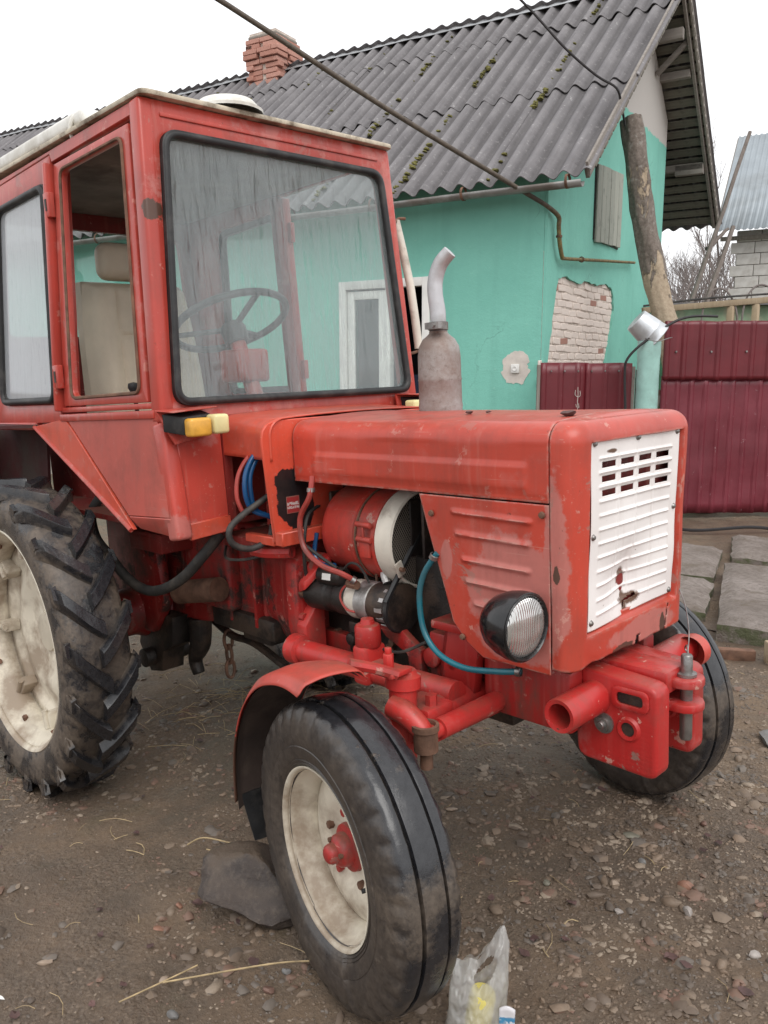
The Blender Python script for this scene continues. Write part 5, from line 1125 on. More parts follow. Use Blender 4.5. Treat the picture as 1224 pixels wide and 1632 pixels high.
# mirror arm tube on the far post
m = M(); m.tube([(-1.005,.600,2.083),(-.95,.612,1.83),(-.925,.622,1.58)], .017, 12, smooth=2); ma = m.build('mirror_arm', white_band, TR)
M().tube([(-.965,.51,2.085),(-.985,.57,2.072),(-1.0,.61,2.092),(-.99,.64,2.094)], .006, 6).build('arm_bracket', rusty, ma); M().tube([(-.93,.53,1.568),(-.925,.58,1.562),(-.922,.63,1.575)], .006, 6).build('arm_bracket', rusty, ma)
# exhaust
ex = Vector((-.335,.085,0)); m = M(); m.lathe([(.0,1.33),(.066,1.33),(.067,1.36),(.0685,1.375),(.067,1.385),(.0665,1.45),(.068,1.455),(.0665,1.46),(.066,1.525),(.062,1.555),(.050,1.577),(.034,1.590),(.0285,1.596),(.0285,1.602),(0,1.602)], ex, (0,0,1), 36)
mu_ = NT('rusty_grey_muffler'); n_ = mu_.noise(6, 7, .7); f_ = mu_.noise(50, 6, .7); cl_ = mu_.mix(mu_.ramp(n_, .4, .62), (.36,.345,.33), (.22,.165,.14)); cl_ = mu_.mix(mu_.math('MULTIPLY', mu_.ramp(f_, .55, .7), .6), cl_, (.12,.075,.055)); muff_mat = mu_.fin(cl_, .62, .3, mu_.bump(f_, .3, .004))
muf = m.build('muffler', muff_mat, TR, ang=50)
pipe_m = simple('white_grey_exhaust_pipe', (.52,.53,.55), .45, .25, .12, 8, .1, dirt=(.24,.21,.19), dirt_amt=.6)
m = M(); m.tube([ex+Vector((0,0,1.60)), ex+Vector((0,0,1.66)), ex+Vector((-.004,-.004,1.71)), ex+Vector((-.003,-.002,1.755)), ex+Vector((.014,.004,1.80)), ex+Vector((.043,.016,1.832))], [.0245,.0245,.0235,.0235,.023,.0215], 18, smooth=6); m.build('exhaust_pipe', pipe_m, muf)
m = M(); m.lathe([(.0255,1.603),(.031,1.605),(.031,1.628),(.0255,1.630)], ex, (0,0,1), 24); m.bb(ex.x-.005, ex.x+.05, ex.y-.055, ex.y-.02, 1.606, 1.626); m.cyl(ex+Vector((.03,-.06,1.616)), ex+Vector((.03,-.01,1.616)), .006, 8); m.build('exhaust_clamp', steel, muf)
# ------------------------------------------------------------------ engine bay
m = M(); m.bb(-.66,.10,-.15,.15,.52,.95); m.bb(-.60,.12,-.11,.11,.94,1.14); m.bb(.02,.30,-.17,.17,.56,.80)
for k in range(9): m.bb(-.60+k*.05,-.585+k*.05,-.17,.17,.95,1.12)
m.build('engine_block', black_iron, TR, bevel=.012)
M().bb(-.64,.15,.15,.27,.70,1.13).build('engine_left_cover', red_dark, TR, bevel=.02)
# clutch bell housing with flange
bp = rpoly([(-.275,.90),(-.20,.955),(.20,.955),(.275,.90),(.275,.66),(.21,.545),(-.21,.545),(-.275,.66)], .03, 3)
m = M(); m.prism([(-.655,y,z) for y, z in bp], (-.06,0,0)); bl_ = m.build('bell_housing', red_chassis, TR, bevel=.008)
m = M(); bp2 = [(y*.86, .75+(z-.75)*.9) for y, z in bp]; n = len(bp); m.add([(-.715,y,z) for y, z in bp2]+[(-.98,y*.72,z*.98+.01) for y, z in bp2], [(i,(i+1)%n,n+(i+1)%n,n+i) for i in range(n)]); m.build('clutch_housing', red_gear, TR, ang=60)
for y, z in ((-.255,.86),(-.262,.72),(-.245,.63),(-.20,.57)): M().cyl((-.655,y,z),(-.635,y,z),.014,8).build('bolt', red_chassis, bl_)
m = M(); m.prism([(-.652,-.272,.83),(-.652,-.20,.93),(-.56,-.20,.93),(-.60,-.285,.85)], (0,0,-.03)); m.prism([(-.66,-.282,.53),(-.66,-.20,.53),(-.66,-.20,.80),(-.66,-.282,.70)], (.05,0,0)); m.build('flange_web', red_axle, bl_, bevel=.006)
# starter motor, alternator with pulley and belt
m = M(); m.lathe([(0,0),(.05,0),(.056,.01),(.056,.10),(.05,.105),(.05,.14),(.056,.145),(.056,.20),(.045,.215),(.0,.217)], (-.64,-.215,.80), (1,0,.03), 24); m.lathe([(0,0),(.03,0),(.032,.01),(.032,.10),(.026,.108),(0,.11)], (-.57,-.235,.868), (1,0,.03), 18); m.prism([(-.648,-.27,.79),(-.648,-.20,.90),(-.648,-.15,.84),(-.648,-.19,.73)], (.03,0,0)); stt = m.build('starter_motor', black_iron, TR, bevel=.003)
M().prism([(-.535,-.2675,.862),(-.495,-.2675,.864),(-.495,-.264,.884),(-.535,-.264,.882)], (0,-.001,0)).build('rating_label', white_pvc, stt)
m = M(); m.lathe([(0,0),(.040,0),(.056,.008),(.060,.02),(.060,.055)], (-.445,-.215,.808), (1,0,.02), 28); al = m.build('alternator', white_band, TR)
M().lathe([(.060,.055),(.061,.056),(.061,.105),(.058,.108)], (-.445,-.215,.808), (1,0,.02), 28).build('stator_ring', alu, al)
m = M(); m.lathe([(.058,.108),(.06,.11),(.062,.16),(.055,.175),(0,.176)], (-.445,-.215,.808), (1,0,.02), 28); m.lathe([(.0,.182),(.035,.182),(.07,.19),(.062,.20),(.07,.21),(.035,.216),(0,.217)], (-.445,-.215,.808), (1,0,.02), 28); m.build('drive_end', black_iron, al)
for k in range(12):
    a = k*pi/6; c = Vector((-.445+.165,-.215+.058*cos(a),.808+.058*sin(a))); M().box(c, (.03,.008,.012), Matrix.Rotation(a, 3, 'X')).build('fan_blade', alu, al)
m = M(); m.prism([(-.40,-.225,.762),(-.28,-.225,.765),(-.28,-.195,.765),(-.40,-.195,.762)], (0,0,-.016)); m.prism([(-.345,-.23,.76),(-.24,-.23,.75),(-.16,-.23,.70),(-.155,-.23,.60),(-.20,-.23,.60),(-.215,-.23,.68),(-.30,-.23,.715)], (0,.025,0)); m.build('alternator_bracket', red_chassis, TR, bevel=.004)
M().tube([(-.30,-.215,.875),(-.315,-.21,.90),(-.30,-.205,.93),(-.27,-.20,.945)], .012, 8).build('adjuster_strap', alu, al)
m = M(); b0, b1 = Vector((-.242,-.215,.812)), Vector((-.242,-.04,.985)); P = []
for k in range(9): a = pi*.75+pi*k/8; P.append(b0+Vector((0,.068*cos(a),.068*sin(a))))
for k in range(9): a = pi*1.75+pi*k/8; P.append(b1+Vector((0,.09*cos(a),.09*sin(a))))
m.tube(P, .009, 6, closed=True, smooth=2); m.build('fan_belt', black_rubber, TR)
# cooling fan shroud with wire screen
fc = Vector((-.565,-.100,1.0)); fax = Vector((1,-.02,-.01)).normalized()
m = M(); m.lathe([(.05,-.02),(.11,-.015),(.138,.01),(.142,.03),(.142,.15),(.146,.152),(.146,.162),(.142,.164),(.142,.24),(.147,.243),(.147,.256),(.143,.258),(.143,.30)], fc, fax, 56); fs_ = m.build('fan_shroud', red_fan, TR, ang=45)
m = M(); m.lathe([(.1445,.262),(.149,.264),(.150,.30),(.148,.326),(.142,.330),(.138,.326),(.138,.30)], fc, fax, 56); bd = m.build('shroud_band', white_band, fs_, ang=45)
m = M(); m.box(fc+fax*.335+Vector((.006,-.128,-.066)), (.006,.03,.045), Matrix.Rotation(.4,3,'X')); m.build('band_clip', white_band, fs_, bevel=.003); M().cyl(fc+fax*.335+Vector((.008,-.128,-.066)), fc+fax*.335+Vector((.022,-.128,-.066)), .007, 8).build('clip_bolt', rusty, fs_)
M().lathe([(.139,.318),(.12,.322),(.05,.326),(0,.327)], fc, fax, 56).build('wire_screen', screen_mat, fs_, ang=80)
m = M()
for s_ in (-.022, .022): m.cyl(fc+fax*.19+Vector((0,-.152,.03+s_)), fc+fax*.25+Vector((0,-.152,.03+s_)), .009, 10)
m.box(fc+fax*.22+Vector((0,-.149,-.02)), (.042,.008,.05)); m.cyl(fc+fax*.22+Vector((0,-.155,.01)), fc+fax*.22+Vector((0,-.155,.055)), .0045, 8); m.build('clamp_buckle', red_fan, fs_, bevel=.002)
M().lathe([(.143,.170),(.1465,.171),(.1465,.177),(.143,.178)], fc, fax, 56).build('clamp_strap', rusty, fs_)
m = M(); m.bb(-.56,-.30,-.06,.06,1.14,1.16); m.build('shroud_saddle', black_iron, TR)
# small fittings round the engine
for k in range(7):
    x = -1.0-k*.16; M().bb(x-.008, x+.008, -.205, -.165, .60, .96).build('gearbox_rib', red_gear, TR, bevel=.004)
for k in range(8):
    x = -.95-k*.13; M().cyl((x,-.168,.945),(x,-.190,.945),.013,6).build('gearbox_bolt', red_gear, TR)
for k, (y, z) in enumerate(((-.262,.80),(-.235,.91),(-.12,.952),(-.25,.675),(-.16,.56),(-.08,.548))): M().cyl((-.652,y,z),(-.632,y,z),.011,6).build('flange_bolt', rusty, TR)
M().tube([(-.70,-.20,1.0),(-.66,-.27,.985),(-.58,-.285,.965),(-.52,-.27,.93),(-.47,-.26,.905)], .0055, 6).build('wire_loom', hose_black, TR)
M().tube([(-.64,-.15,1.08),(-.60,-.25,1.06),(-.585,-.285,1.0),(-.60,-.28,.92),(-.62,-.26,.86)], .006, 6).build('wire_loom', hose_black, TR)
M().tube([(-.34,-.27,.745),(-.28,-.275,.70),(-.20,-.27,.70),(-.12,-.25,.74)], .0045, 6).build('wire_loom', hose_black, TR)
M().tube([(-.52,-.17,.60),(-.40,-.19,.585),(-.25,-.18,.60),(-.15,-.17,.63)], .008, 8).build('oil_pipe', rusty, TR)
m = M(); m.bb(-.50,-.44,-.20,-.15,.62,.72); m.cyl((-.47,-.20,.67),(-.47,-.225,.67),.02,14); m.build('oil_filter_housing', black_iron, TR, bevel=.006)
m = M(); m.lathe([(0,0),(.022,0),(.022,.012),(.014,.014),(.014,.03),(0,.03)], (-.36,-.15,.64), (0,-1,0), 6); m.build('drain_plug', rusty, TR)
m = M(); m.bb(-.14,.0,-.215,-.15,.62,.76); m.cyl((-.12,-.215,.69),(-.12,-.235,.69),.03,16); m.cyl((-.04,-.215,.69),(-.04,-.235,.69),.024,16); m.build('timing_cover', red_chassis, TR, bevel=.008)
for k in range(6):
    x, z = -.60+k*.085, .655+.015*(k % 2); M().cyl((x,-.148,z),(x,-.168,z),.012,6).build('block_bolt', rusty, TR)
for k in range(3):
    M().tube([(-.42+k*.05,-.16,.93),(-.42+k*.05,-.19,.90),(-.38+k*.04,-.20,.76),(-.32+k*.05,-.18,.70),(-.2,-.16,.68)], .0045, 6).build('fuel_line', rusty, TR)
m = M(); m.bb(-.655,-.50,-.18,-.12,.585,.66); m.build('sump_flange', red_chassis, TR, bevel=.006)
for p, d_ in (((.205,-.262,.734),(1,.2,.05)), ((-.04,-.29,1.0),(.5,0,.8)), ((-.38,-.275,.884),(.5,.5,-.5)), ((-.50,-.318,1.15),(0,.1,1))):
    M().lathe([(.0098,-.007),(.0125,-.006),(.0125,.006),(.0098,.007)], p, d_, 14).build('hose_clamp', steel, TR)
# hoses and cables
M().tube([(-.03,-.288,1.01),(-.07,-.296,.955),(-.088,-.300,.89),(-.075,-.303,.80),(-.024,-.305,.745),(.06,-.30,.722),(.15,-.28,.727),(.21,-.26,.735)], .0082, 10).build('teal_hose', hose_teal, TR)
M().tube([(-.50,-.31,1.19),(-.50,-.325,1.13),(-.545,-.33,1.06),(-.535,-.33,.975),(-.46,-.33,.93),(-.40,-.30,.905),(-.375,-.27,.88)], .0085, 8).build('red_cable', hose_red, TR)
M().tube([(-.40,-.262,.875),(-.43,-.275,.85),(-.44,-.278,.82),(-.415,-.277,.79),(-.385,-.27,.785)], .0035, 6).build('thin_wire', hose_red, TR)
m = M(); m.cyl((-.41,-.268,.868),(-.372,-.268,.868),.014,8); m.build('terminal_stud', rusty, TR)
M().tube([(-.58,-.24,1.0),(-.585,-.25,.93),(-.55,-.25,.905),(-.49,-.25,.91)], .007, 6).build('blue_wire_loom', hose_blue, TR)
M().tube([(-.46,-.24,.90),(-.42,-.245,.925),(-.385,-.24,.915),(-.36,-.23,.87)], .004, 6).build('grey_wire', hose_black, TR)
for k, (dy, r_) in enumerate(((0,.0085),(.020,.0085))):
    M().tube([(-.70,-.28+dy,1.285),(-.715,-.345+dy,1.262),(-.72,-.392+dy*.9,1.20),(-.72,-.400+dy,1.13),(-.72,-.378+dy*.6,1.08),(-.70,-.33,1.055),(-.69,-.27,1.03)], r_, 10).build('blue_hose', hose_blue, TR)
M().tube([(-.735,-.30,1.27),(-.745,-.36,1.245),(-.745,-.405,1.19),(-.74,-.418,1.12),(-.73,-.40,1.06)], .007, 8).build('red_hose', hose_red, TR)
M().tube([(-.68,-.30,1.14),(-.70,-.36,1.105),(-.715,-.43,1.065),(-.72,-.468,1.03),(-.72,-.458,.985),(-.71,-.40,.962),(-.69,-.345,.985),(-.68,-.335,1.03)], .0105, 10).build('black_loop_hose', hose_black, TR)
M().tube([(-1.70,-.42,1.05),(-1.72,-.45,.99),(-1.70,-.45,.90),(-1.60,-.45,.84),(-1.48,-.45,.775),(-1.35,-.45,.745),(-1.22,-.45,.76),(-1.08,-.44,.82),(-.98,-.42,.90),(-.94,-.36,.98)], .019, 12).build('brake_hose', hose_black, TR)
M().tube([(-1.0,-.30,.93),(-.92,-.36,.90),(-.82,-.36,.905),(-.74,-.33,.925)], .005, 6).build('thin_pipe', hose_black, TR)
# gearbox, rear axle, drawgear
m = M(); m.prism([(-.97,-.17,.60),(-.97,-.17,.98),(-2.15,-.20,.98),(-2.15,-.20,.50),(-1.70,-.20,.47),(-1.45,-.19,.54)], (0,.36,0)); m.bb(-1.42,-1.12,-.23,-.16,.64,.92); gb = m.build('gearbox', red_gear, TR, bevel=.02, seg=3)
m = M(); m.bb(-1.30,-.90,-.20,.20,.56,.64); m.bb(-1.16,-.98,-.16,.16,.52,.57); m.build('gearbox_sump', black_iron, gb, bevel=.012)
for s in (-1, 1):
    m = M(); m.lathe([(.0,.14),(.17,.14),(.17,.18),(.13,.22),(.10,.30),(.095,.52),(.12,.54),(.12,.60),(0,.60)], (-1.768,0,.551), (0,s,0), 28); m.build('axle_housing', red_gear, TR, ang=50)
    m = M(); m.prism([(-1.95,s*.24,.98),(-1.56,s*.24,.98),(-1.50,s*.24,.62),(-1.62,s*.24,.48),(-1.95,s*.24,.45)], (0,s*.05,0)); m.build('brake_cover', red_gear, TR, bevel=.02)
m = M(); m.bb(-1.60,-1.35,-.36,-.20,.855,.93); m.bb(-1.58,-1.37,-.362,-.22,.87,.915); m.build('step_bracket', red_dark, TR, bevel=.006)
m = M(); m.cyl((-1.35,-.30,.70),(-1.12,-.27,.74),.045,16); m.build('filter_canister', rusty, TR)
m = M(); m.prism([(-1.50,-.26,.56),(-1.74,-.26,.56),(-1.80,-.26,.40),(-1.72,-.26,.29),(-1.62,-.26,.31),(-1.60,-.26,.40),(-1.52,-.26,.44)], (0,.10,0)); m.cyl((-1.70,-.30,.36),(-1.70,-.10,.36),.04,16); m.tube([(-1.46,-.16,.55),(-1.47,-.16,.44),(-1.52,-.16,.36),(-1.50,-.16,.30)], [.05,.045,.03,.025], 10); m.build('linkage_block', black_iron, TR, bevel=.012)
m = M(); m.tube([(-1.55,-.05,.50),(-1.40,-.05,.455),(-1.2,-.08,.47),(-.95,-.10,.42)], .016, 8); m.build('link_rod', black_iron, TR)
for k in range(3):
    m = M(); c = Vector((-1.42,-.06,.435-k*.062)); ax_ = Vector((1,0,0)) if k % 2 else Vector((0,1,0)); P = [c+ax_*.02*cos(a)+Vector((0,0,.04*sin(a))) for a in [j*pi/6 for j in range(12)]]; m.tube(P, .007, 6, closed=True, smooth=1); m.build('chain_link', rusty, TR)
m = M(); m.bb(-.98,-.70,-.33,.33,.93,.972); m.build('floor_crossmember', red_dark, TR, bevel=.005)
m = M(); m.tube([(-.76,-.36,.945),(-.70,-.34,.94),(-.62,-.31,.945)], .02, 8); m.build('pedal_shaft', red_chassis, TR)
# ------------------------------------------------------------------ front axle and steering
m = M(); m.cyl((-.64,-.30,.625),(.03,-.295,.640),.036,20); m.lathe([(.036,0),(.048,.005),(.048,.05),(.036,.055)], (-.66,-.30,.625), (1,0,.02), 20); m.build('side_tube', red_axle, TR, ang=50)
m = M(); m.bb(-.325,-.265,-.345,-.262,.60,.715); m.build('tube_saddle', red_axle, TR, bevel=.012); m = M(); m.lathe([(0,.71),(.036,.71),(.038,.715),(.038,.765),(.034,.772),(.022,.776),(.018,.79),(0,.792)], (-.295,-.305,0), (0,0,1), 20); m.build('damper_cap', red_chassis, TR)
m = M(); m.prism([(-.10,-.235,.585),(.03,-.235,.585),(.06,-.235,.80),(-.06,-.235,.80)], (0,.035,0)); m.bb(-.10,.12,-.25,-.14,.785,.81); m.prism([(-.10,-.235,.585),(-.10,-.13,.585),(-.06,-.13,.80),(-.06,-.235,.80)], (.02,0,0)); m.build('front_bracket', red_chassis, TR, bevel=.006)
m = M(); m.cyl((0,-.48,.600),(0,.48,.600),.043,20); m.bb(-.05,.05,-.14,.14,.54,.68); m.build('front_axle', red_axle, TR, bevel=.004)
m = M(); m.bb(-.02,.30,-.16,.16,.56,.70); m.bb(.05,.32,-.21,-.15,.58,.74); m.bb(.05,.32,.15,.21,.58,.74); m.build('front_frame', red_chassis, TR, bevel=.01)
STR = -.215
def knuckle(s):
    y = s*.50; m = M(); m.lathe([(0,.50),(.034,.50),(.036,.52),(.036,.70),(.045,.705),(.045,.735),(.036,.74),(.030,.75),(0,.752)], (-.005,y,0), (0,-s*.06,1), 22); m.cyl((-.005,y,.43),(-.01,s*.62,.375),.032,16)
    kn = m.build('steering_knuckle', red_axle, TR, ang=45)
    m = M(); m.prism([(-.075,y-.035,.752),(.035,y-.035,.752),(.035,y+.035,.752),(-.075,y+.035,.752)], (0,0,.012)); m.cyl((-.01,y,.76),(-.01,y,.80),.014,6); m.cyl((-.01,y,.80),(-.01,y,.815),.009,10); m.build('knuckle_cap', red_axle, kn, bevel=.002)
    m = M(); m.tube([(-.005,y,.665),(.04,y-s*.005,.655),(.085,y-s*.01,.625),(.095,y-s*.012,.60)], [.03,.03,.026,.022], 10, smooth=4); m.build('steering_arm', red_axle, kn)
    m = M(); m.lathe([(.0,.575),(.030,.575),(.030,.625),(.034,.628),(.034,.642),(.026,.643),(.026,.628),(.0,.626)], (.095,y-s*.012,0), (0,0,1), 22); m.cyl((.095,y-s*.012,.53),(.095,y-s*.012,.575),.016,10); m.build('ball_joint', rusty, kn)
    for dx_ in (.0, .0): M().cyl((.035,s*.40,.635),(.035,s*.40,.675),.016,6).build('axle_clamp_bolt', red_axle, kn); break
    m = M(); m.bb(-.055,.06,s*.34,s*.44,.552,.648); m.build('axle_clamp', red_axle, kn, bevel=.01)
knuckle(-1); knuckle(1)
m = M(); m.cyl((.095,-.475,.613),(.095,.475,.613),.019,16); m.cyl((.095,-.44,.613),(.095,-.05,.615),.027,16); m.build('tie_rod', red_axle, TR)
m = M(); m.beam((.045,-.47,.585),(.055,-.02,.585), .05, .045); m.build('axle_channel', red_axle, TR, bevel=.006)
# ------------------------------------------------------------------ wheels
def ftyre():
    P = [(.200,.058),(.207,.063),(.213,.071),(.220,.0765),(.2215,.0745),(.228,.0790),(.2295,.0772),(.236,.0815),(.262,.0850),(.264,.0835),(.268,.0852),(.292,.0855),(.318,.083),(.334,.079),(.345,.074),(.352,.068),(.356,.062),(.3595,.056),(.361,.040),(.3605,.036),(.350,.034),(.350,.029),(.3632,.027),(.3645,.012),(.365,.0)]
    P = P+[(r, -h) for r, h in reversed(P[:-1])]; n = len(P); m = M(); seg = 216
    for k in range(seg):
        a = 2*pi*k/seg
        for i, (r, h) in enumerate(P):
            if .33 < r < .3535: 
                if (k % 6) < 2: h *= .95; r -= .004
            r2 = r+.0018*N(cos(a)*3, sin(a)*3, h*8, 1)
            if r > .349: r2 += .0012*N(cos(a)*14, sin(a)*14, h*30, 1)
            z = r2*sin(a); 
            if z < -.352: z = -.352-(z+.352)*-.25
            m.v.append((r2*cos(a), h*(1+(.06 if sin(a) < -.9 else 0)), z))
    for k in range(seg):
        k2 = (k+1) % seg
        for i in range(n-1): m.f.append((k*n+i, k2*n+i, k2*n+i+1, k*n+i+1))
    return m
def lath_y(prof, seg=64): return M().lathe(prof, (0,0,0), (0,1,0), seg)
frim = [(.202,.062),(.205,.070),(.209,.0745),(.213,.0745),(.212,.068),(.203,.056),(.201,.046),(.196,.03),(.184,.018),(.180,-.02),(.192,-.04),(.200,-.058),(.214,-.068)]
fdisc = [(.181,-.012),(.172,-.006),(.155,.002),(.135,.010),(.118,.012),(.10,.006),(.085,-.004),(.06,-.008),(0,-.008)]
MUDT = simple('cream_rim_well_paint', (.56,.50,.40), .55, 0, .15, 5, .15, dirt=(.17,.11,.07), dirt_amt=.8)
def front_wheel(s):
    loc = (0, s*.668, .365)
    m = M(); m.lathe(frim, (0,0,0), (0,s,0), 72); m.lathe(fdisc, (0,0,0), (0,s,0), 72); w_ = m.build('front_wheel', cream, TR, ang=50, solid=.003)
    w_.location = loc; w_.rotation_euler = (s*.0, 0, STR)
    ftyre().build('tyre', tyre_front, w_, ang=40)
    m = M(); m.lathe([(.0,.064),(.014,.063),(.021,.058),(.024,.050),(.025,.040),(.033,.036),(.038,.030),(.041,.008),(.056,.004),(.058,-.006)], (0,0,0), (0,s,0), 32); hb = m.build('hub', red_chassis, w_, ang=45)
    for k in range(5):
        a = k*2*pi/5+.4; M().cyl((.088*cos(a), s*-.004, .088*sin(a)), (.088*cos(a), s*.010, .088*sin(a)), .010, 6).build('wheel_nut', red_chassis if k % 2 else rusty, w_)
    for k in range(3):
        a = k*2*pi/3+.2; M().cyl((.031*cos(a), s*.034, .031*sin(a)), (.031*cos(a), s*.043, .031*sin(a)), .006, 6).build('hub_bolt', rusty, w_)
    M().cyl((.198,s*.045,.02),(.19,s*.075,.018),.005,8).build('valve', black_rubber, w_)
front_wheel(-1); front_wheel(1)
def rtyre():
    R = .609; P = [(.412,.085),(.422,.094),(.435,.104),(.465,.114),(.50,.118),(.53,.116),(.552,.108),(.566,.092),(.572,.06),(.575,.0)]
    P = P+[(r, -h) for r, h in reversed(P[:-1])]; n = len(P); m = M(); seg = 120
    for k in range(seg):
        a = 2*pi*k/seg; m.v += [((r+.003*N(cos(a)*4, sin(a)*4, h*9, 1))*cos(a), h, (r+.003*N(cos(a)*4, sin(a)*4, h*9, 1))*sin(a)) for r, h in P]
    for k in range(seg):
        k2 = (k+1) % seg; m.f += [(k*n+i, k2*n+i, k2*n+i+1, k*n+i+1) for i in range(n-1)]
    NL = 19
    for side in (-1, 1):
        for k in range(NL):
            t0 = 2*pi*k/NL+(pi/NL if side > 0 else 0); st_ = 8; base = len(m.v)
            for j in range(st_+1):
                t = j/st_; h = side*(-.012+.134*t); th_ = t0+.235*t**1.25+.02*t; r_top = R-.003*t-.030*sstep(.82,1.0,t)**1.5+.0025*N(k, j, side, .8); rb_ = .566-.02*sstep(.8,1,t); wt = .033+.012*t; wb = wt+.018
                for rr_, ww in ((rb_, -wb), (r_top-.004, -wt), (r_top, -wt+.006), (r_top, wt-.006), (r_top-.004, wt), (rb_, wb)):
                    a = th_+ww/R*(.62+.2*(1-t)); m.v.append((rr_*cos(a), h, rr_*sin(a)))
            for j in range(st_):
                for i in range(5): q = base+j*6+i; m.f.append((q, q+6, q+7, q+1))
            m.f.append(tuple(base+i for i in range(6))); m.f.append(tuple(base+st_*6+i for i in reversed(range(6))))
            # shoulder foot running down the sidewall
            b2 = len(m.v)
            for j in range(4):
                t = j/3; rr_ = R-.022-.085*t; h = side*(.120+.004*(1-t)); thk = .012*(1-t)**.6; th_ = t0+.235+.02+.012*t
                for ww in (-.036+.010*t, -.026+.008*t, .026-.008*t, .036-.010*t): a = th_+ww/R*.8; hh = h-side*.016 if abs(ww) > .0305-.009*t else h+side*(thk-.010); m.v.append((rr_*cos(a), hh, rr_*sin(a)))
            for j in range(3):
                for i in range(3): q = b2+j*4+i; m.f.append((q, q+4, q+5, q+1))
            m.f.append((b2, b2+1, b2+2, b2+3))
    return m
rrim = [(.410,.088),(.420,.100),(.428,.104),(.432,.099),(.426,.088),(.412,.082),(.404,.07),(.398,.05),(.382,.036),(.376,0),(.382,-.03),(.398,-.045),(.404,-.07),(.415,-.095)]
rdisc = [(.376,-.035),(.345,-.040),(.33,-.05),(.31,-.055),(.27,-.045),(.23,-.03),(.20,-.03),(.16,-.05),(0,-.05)]
for s in (-1, 1):
    m = M(); m.lathe(rrim, (0,0,0), (0,s,0), 96); m.lathe(rdisc, (0,0,0), (0,s,0), 96); w_ = m.build('rear_wheel', cream, TR, ang=50, solid=.004)
    w_.location = (-1.768, s*.693, .551); w_.rotation_euler = (0, .11, 0)
    rtyre().build('tyre', tyre_rear, w_, ang=35)
    for k in range(8):
        a = k*pi/4+.2; R = Matrix.Rotation(-a, 3, 'Y'); m = M(); m.box(R @ Vector((.345,s*-.02,0)), (.075,.06,.045), R); m.build('rim_bracket', cream, w_, bevel=.008)
        M().cyl(R @ Vector((.372,s*.012,.0)), R @ Vector((.30,s*.016,.0)), .011, 10).build('rim_stud', cream, w_)
        a2 = a+.39; R2 = Matrix.Rotation(-a2, 3, 'Y'); M().cyl(R2 @ Vector((.385,s*.04,0)), R2 @ Vector((.368,s*.045,0)), .011, 6).build('rim_bolt', rusty, w_)
    M().lathe([(0,-.03),(.06,-.03),(.075,-.035),(.08,-.05)], (0,0,0), (0,s,0), 28).build('hub', MUDT, w_)
# front mudguards
mud_under = simple('mud_caked_mudguard_underside', (.045,.03,.024), .85, 0, .4, 8, .5, dirt=(.09,.065,.05), dirt_amt=.8)
def fender(s):
    def arc(a0, a1, r, wd_in, wd_out, name):
        def f(u, v):
            a = a0+(a1-a0)*u; y = -wd_in+(wd_in+wd_out)*v; e = min(v, 1-v); edge = .018*sstep(.12,0,e)
            rr_ = r-edge+.014*sin(pi*v)+.003*N(u*5, v*3, s, 1); return (rr_*cos(a), s*y, rr_*sin(a))
        m = M(); m.grid(f, 60, 24); return m
    e = arc(radians(86), radians(184), .437, .06, .125, 'x'); fd = e.build('front_mudguard', red_fender, TR, ang=50, solid=.003)
    fd.location = (0, s*.668, .365); fd.rotation_euler = (0, 0, STR)
    m = M(); m.tube([(-.005,s*-.16,.392),(-.02,s*-.11,.415),(-.035,s*-.045,.438)], .014, 8); m.build('mudguard_stay', red_axle, fd)
    m = M(); m.prism([(-.438,s*.10,-.02),(-.441,s*-.02,-.02),(-.431,s*-.02,-.17),(-.422,s*.075,-.16)], (.005,0,0)); m.build('mudflap', black_rubber, fd)
    def inner(u, v):
        a = radians(89)+radians(98)*u; y = -.052+(.052+.117)*v; rr_ = .430-.016*sstep(.12,0,min(v,1-v))+.012*sin(pi*v); return (rr_*cos(a), s*y, rr_*sin(a))
    M().grid(inner, 50, 16).build('mudguard_underside', mud_under, fd, ang=50)
fender(-1); fender(1)
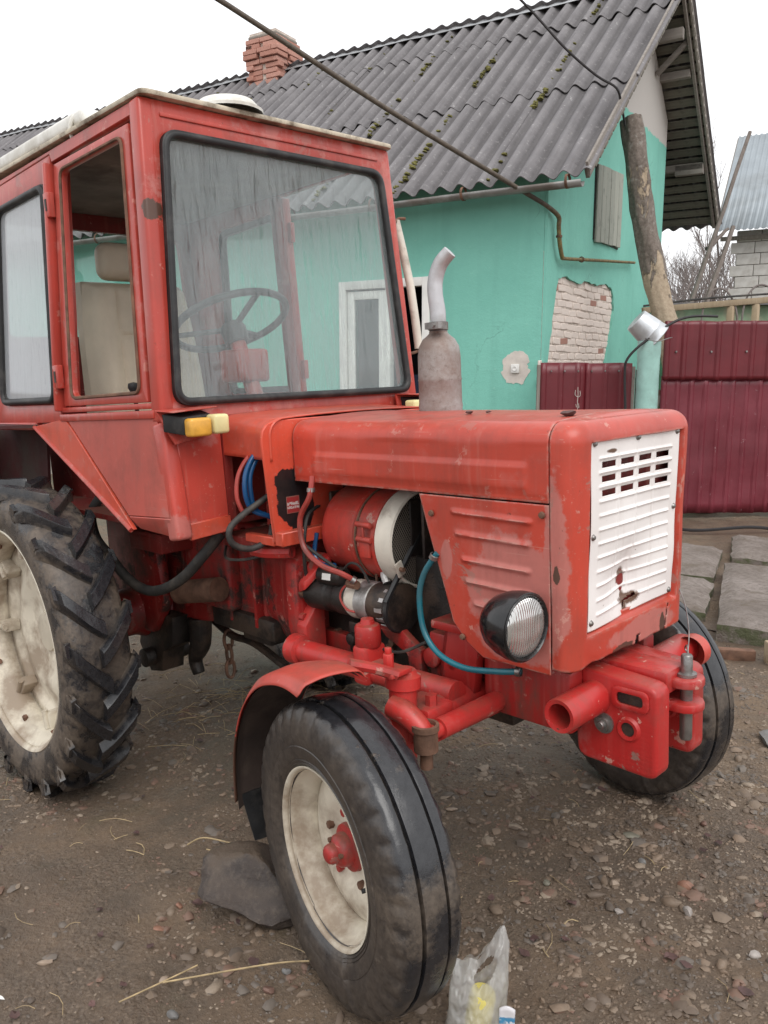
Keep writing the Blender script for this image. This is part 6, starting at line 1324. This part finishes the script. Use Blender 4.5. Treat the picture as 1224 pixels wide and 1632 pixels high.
# ------------------------------------------------------------------ front weights, cross tube, drawbar
def weight(y0, y1):
    prof = rpoly([(.285,.745),(.515,.728),(.515,.500),(.30,.505)], .028, 4); m = M(); m.prism([(x, y0, z) for x, z in prof], (0, y1-y0, 0)); w_ = m.build('front_weight', red_weight, TR, bevel=.012, seg=3); return w_
for (y0, y1) in ((-.150,-.085), (.035,.095)):
    w_ = weight(y0, y1)
    m = M(); inn_ = rrect((.448,.690), .034, .014, .010, 4); out_ = rrect((.448,.690), .048, .027, .016, 4); m.ring([(x, y0-.0005, z) for x, z in out_], [(x, y0-.002, z) for x, z in inn_], (0,-.007,0)); m.build('slot_rim', red_weight, w_, bevel=.002)
    m = M(); m.prism([(x, y0-.001, z) for x, z in inn_], (0,.0005,0)); m.build('slot', black_iron, w_)
    m = M(); m.lathe([(0,.002),(.017,.002),(.017,.0)], (.442,y0,.613), (0,-1,0), 20); m.build('lifting_hole', black_iron, w_); M().lathe([(.018,0),(.018,.006),(.026,.007),(.032,.0)], (.442,y0,.613), (0,-1,0), 24).build('hole_rim', red_weight, w_)
    m = M(); m.lathe([(0,.026),(.009,.026),(.011,.022),(.011,.016),(.018,.016),(.018,.007),(.026,.006),(.026,0)], (.378,y0,.612), (0,-1,0), 14); m.build('weight_bolt', steel, w_)
m = M(); m.lathe([(.0,.13),(.028,.13),(.030,.02),(.030,0),(.040,-.002),(.042,.004),(.042,.62),(.040,.626),(.030,.628),(.030,.60),(0,.60)], (.352,-.305,.672), (0,1,0), 32); m.build('cross_tube', red_weight, TR, ang=50)
M().lathe([(0,.0),(.03,.004),(.045,.02),(.045,.06)], (.385,.34,.675), (0,-1,0), 24).build('tube_end_cap', red_fender, TR)
m = M(); m.bb(.26,.50,-.075,.025,.685,.745); m.build('drawbar', red_weight, TR, bevel=.01)
for z in (.700, .640):
    m = M(); P = [(.43,-.055),(.50,-.05)]+[(.512+.045*cos(a), -.005+.045*sin(a)) for a in [-pi/2+k*pi/8 for k in range(9)]]+[(.43,.04)]; m.prism([(x, y, z) for x, y in P], (0,0,.022)); m.build('clevis_plate', red_weight, TR, bevel=.004)
m = M(); m.lathe([(0,.560),(.013,.560),(.015,.566),(.015,.722),(.024,.723),(.024,.730),(.014,.731),(.014,.772),(.011,.776),(0,.776)], (.515,-.005,0), (0,0,1), 20); pin_ = m.build('hitch_pin', steel, TR, ang=45)
m = M(); m.tube([(.51,.012,.760),(.49,.05,.775),(.47,.085,.765),(.462,.095,.752),(.475,.085,.745),(.50,.03,.755)], .0022, 6); m.build('split_pin', steel, pin_)
M().tube([(.50,.03,.757),(.45,.14,.79),(.40,.22,.83),(.36,.25,.88)], .0016, 5).build('pin_wire', steel, pin_)
m = M(); m.lathe([(0,0),(.03,0),(.034,.006),(.034,.05),(0,.05)], (.445,-.08,.63), (0,1,0), 20); m.build('weight_spacer', red_chassis, TR)
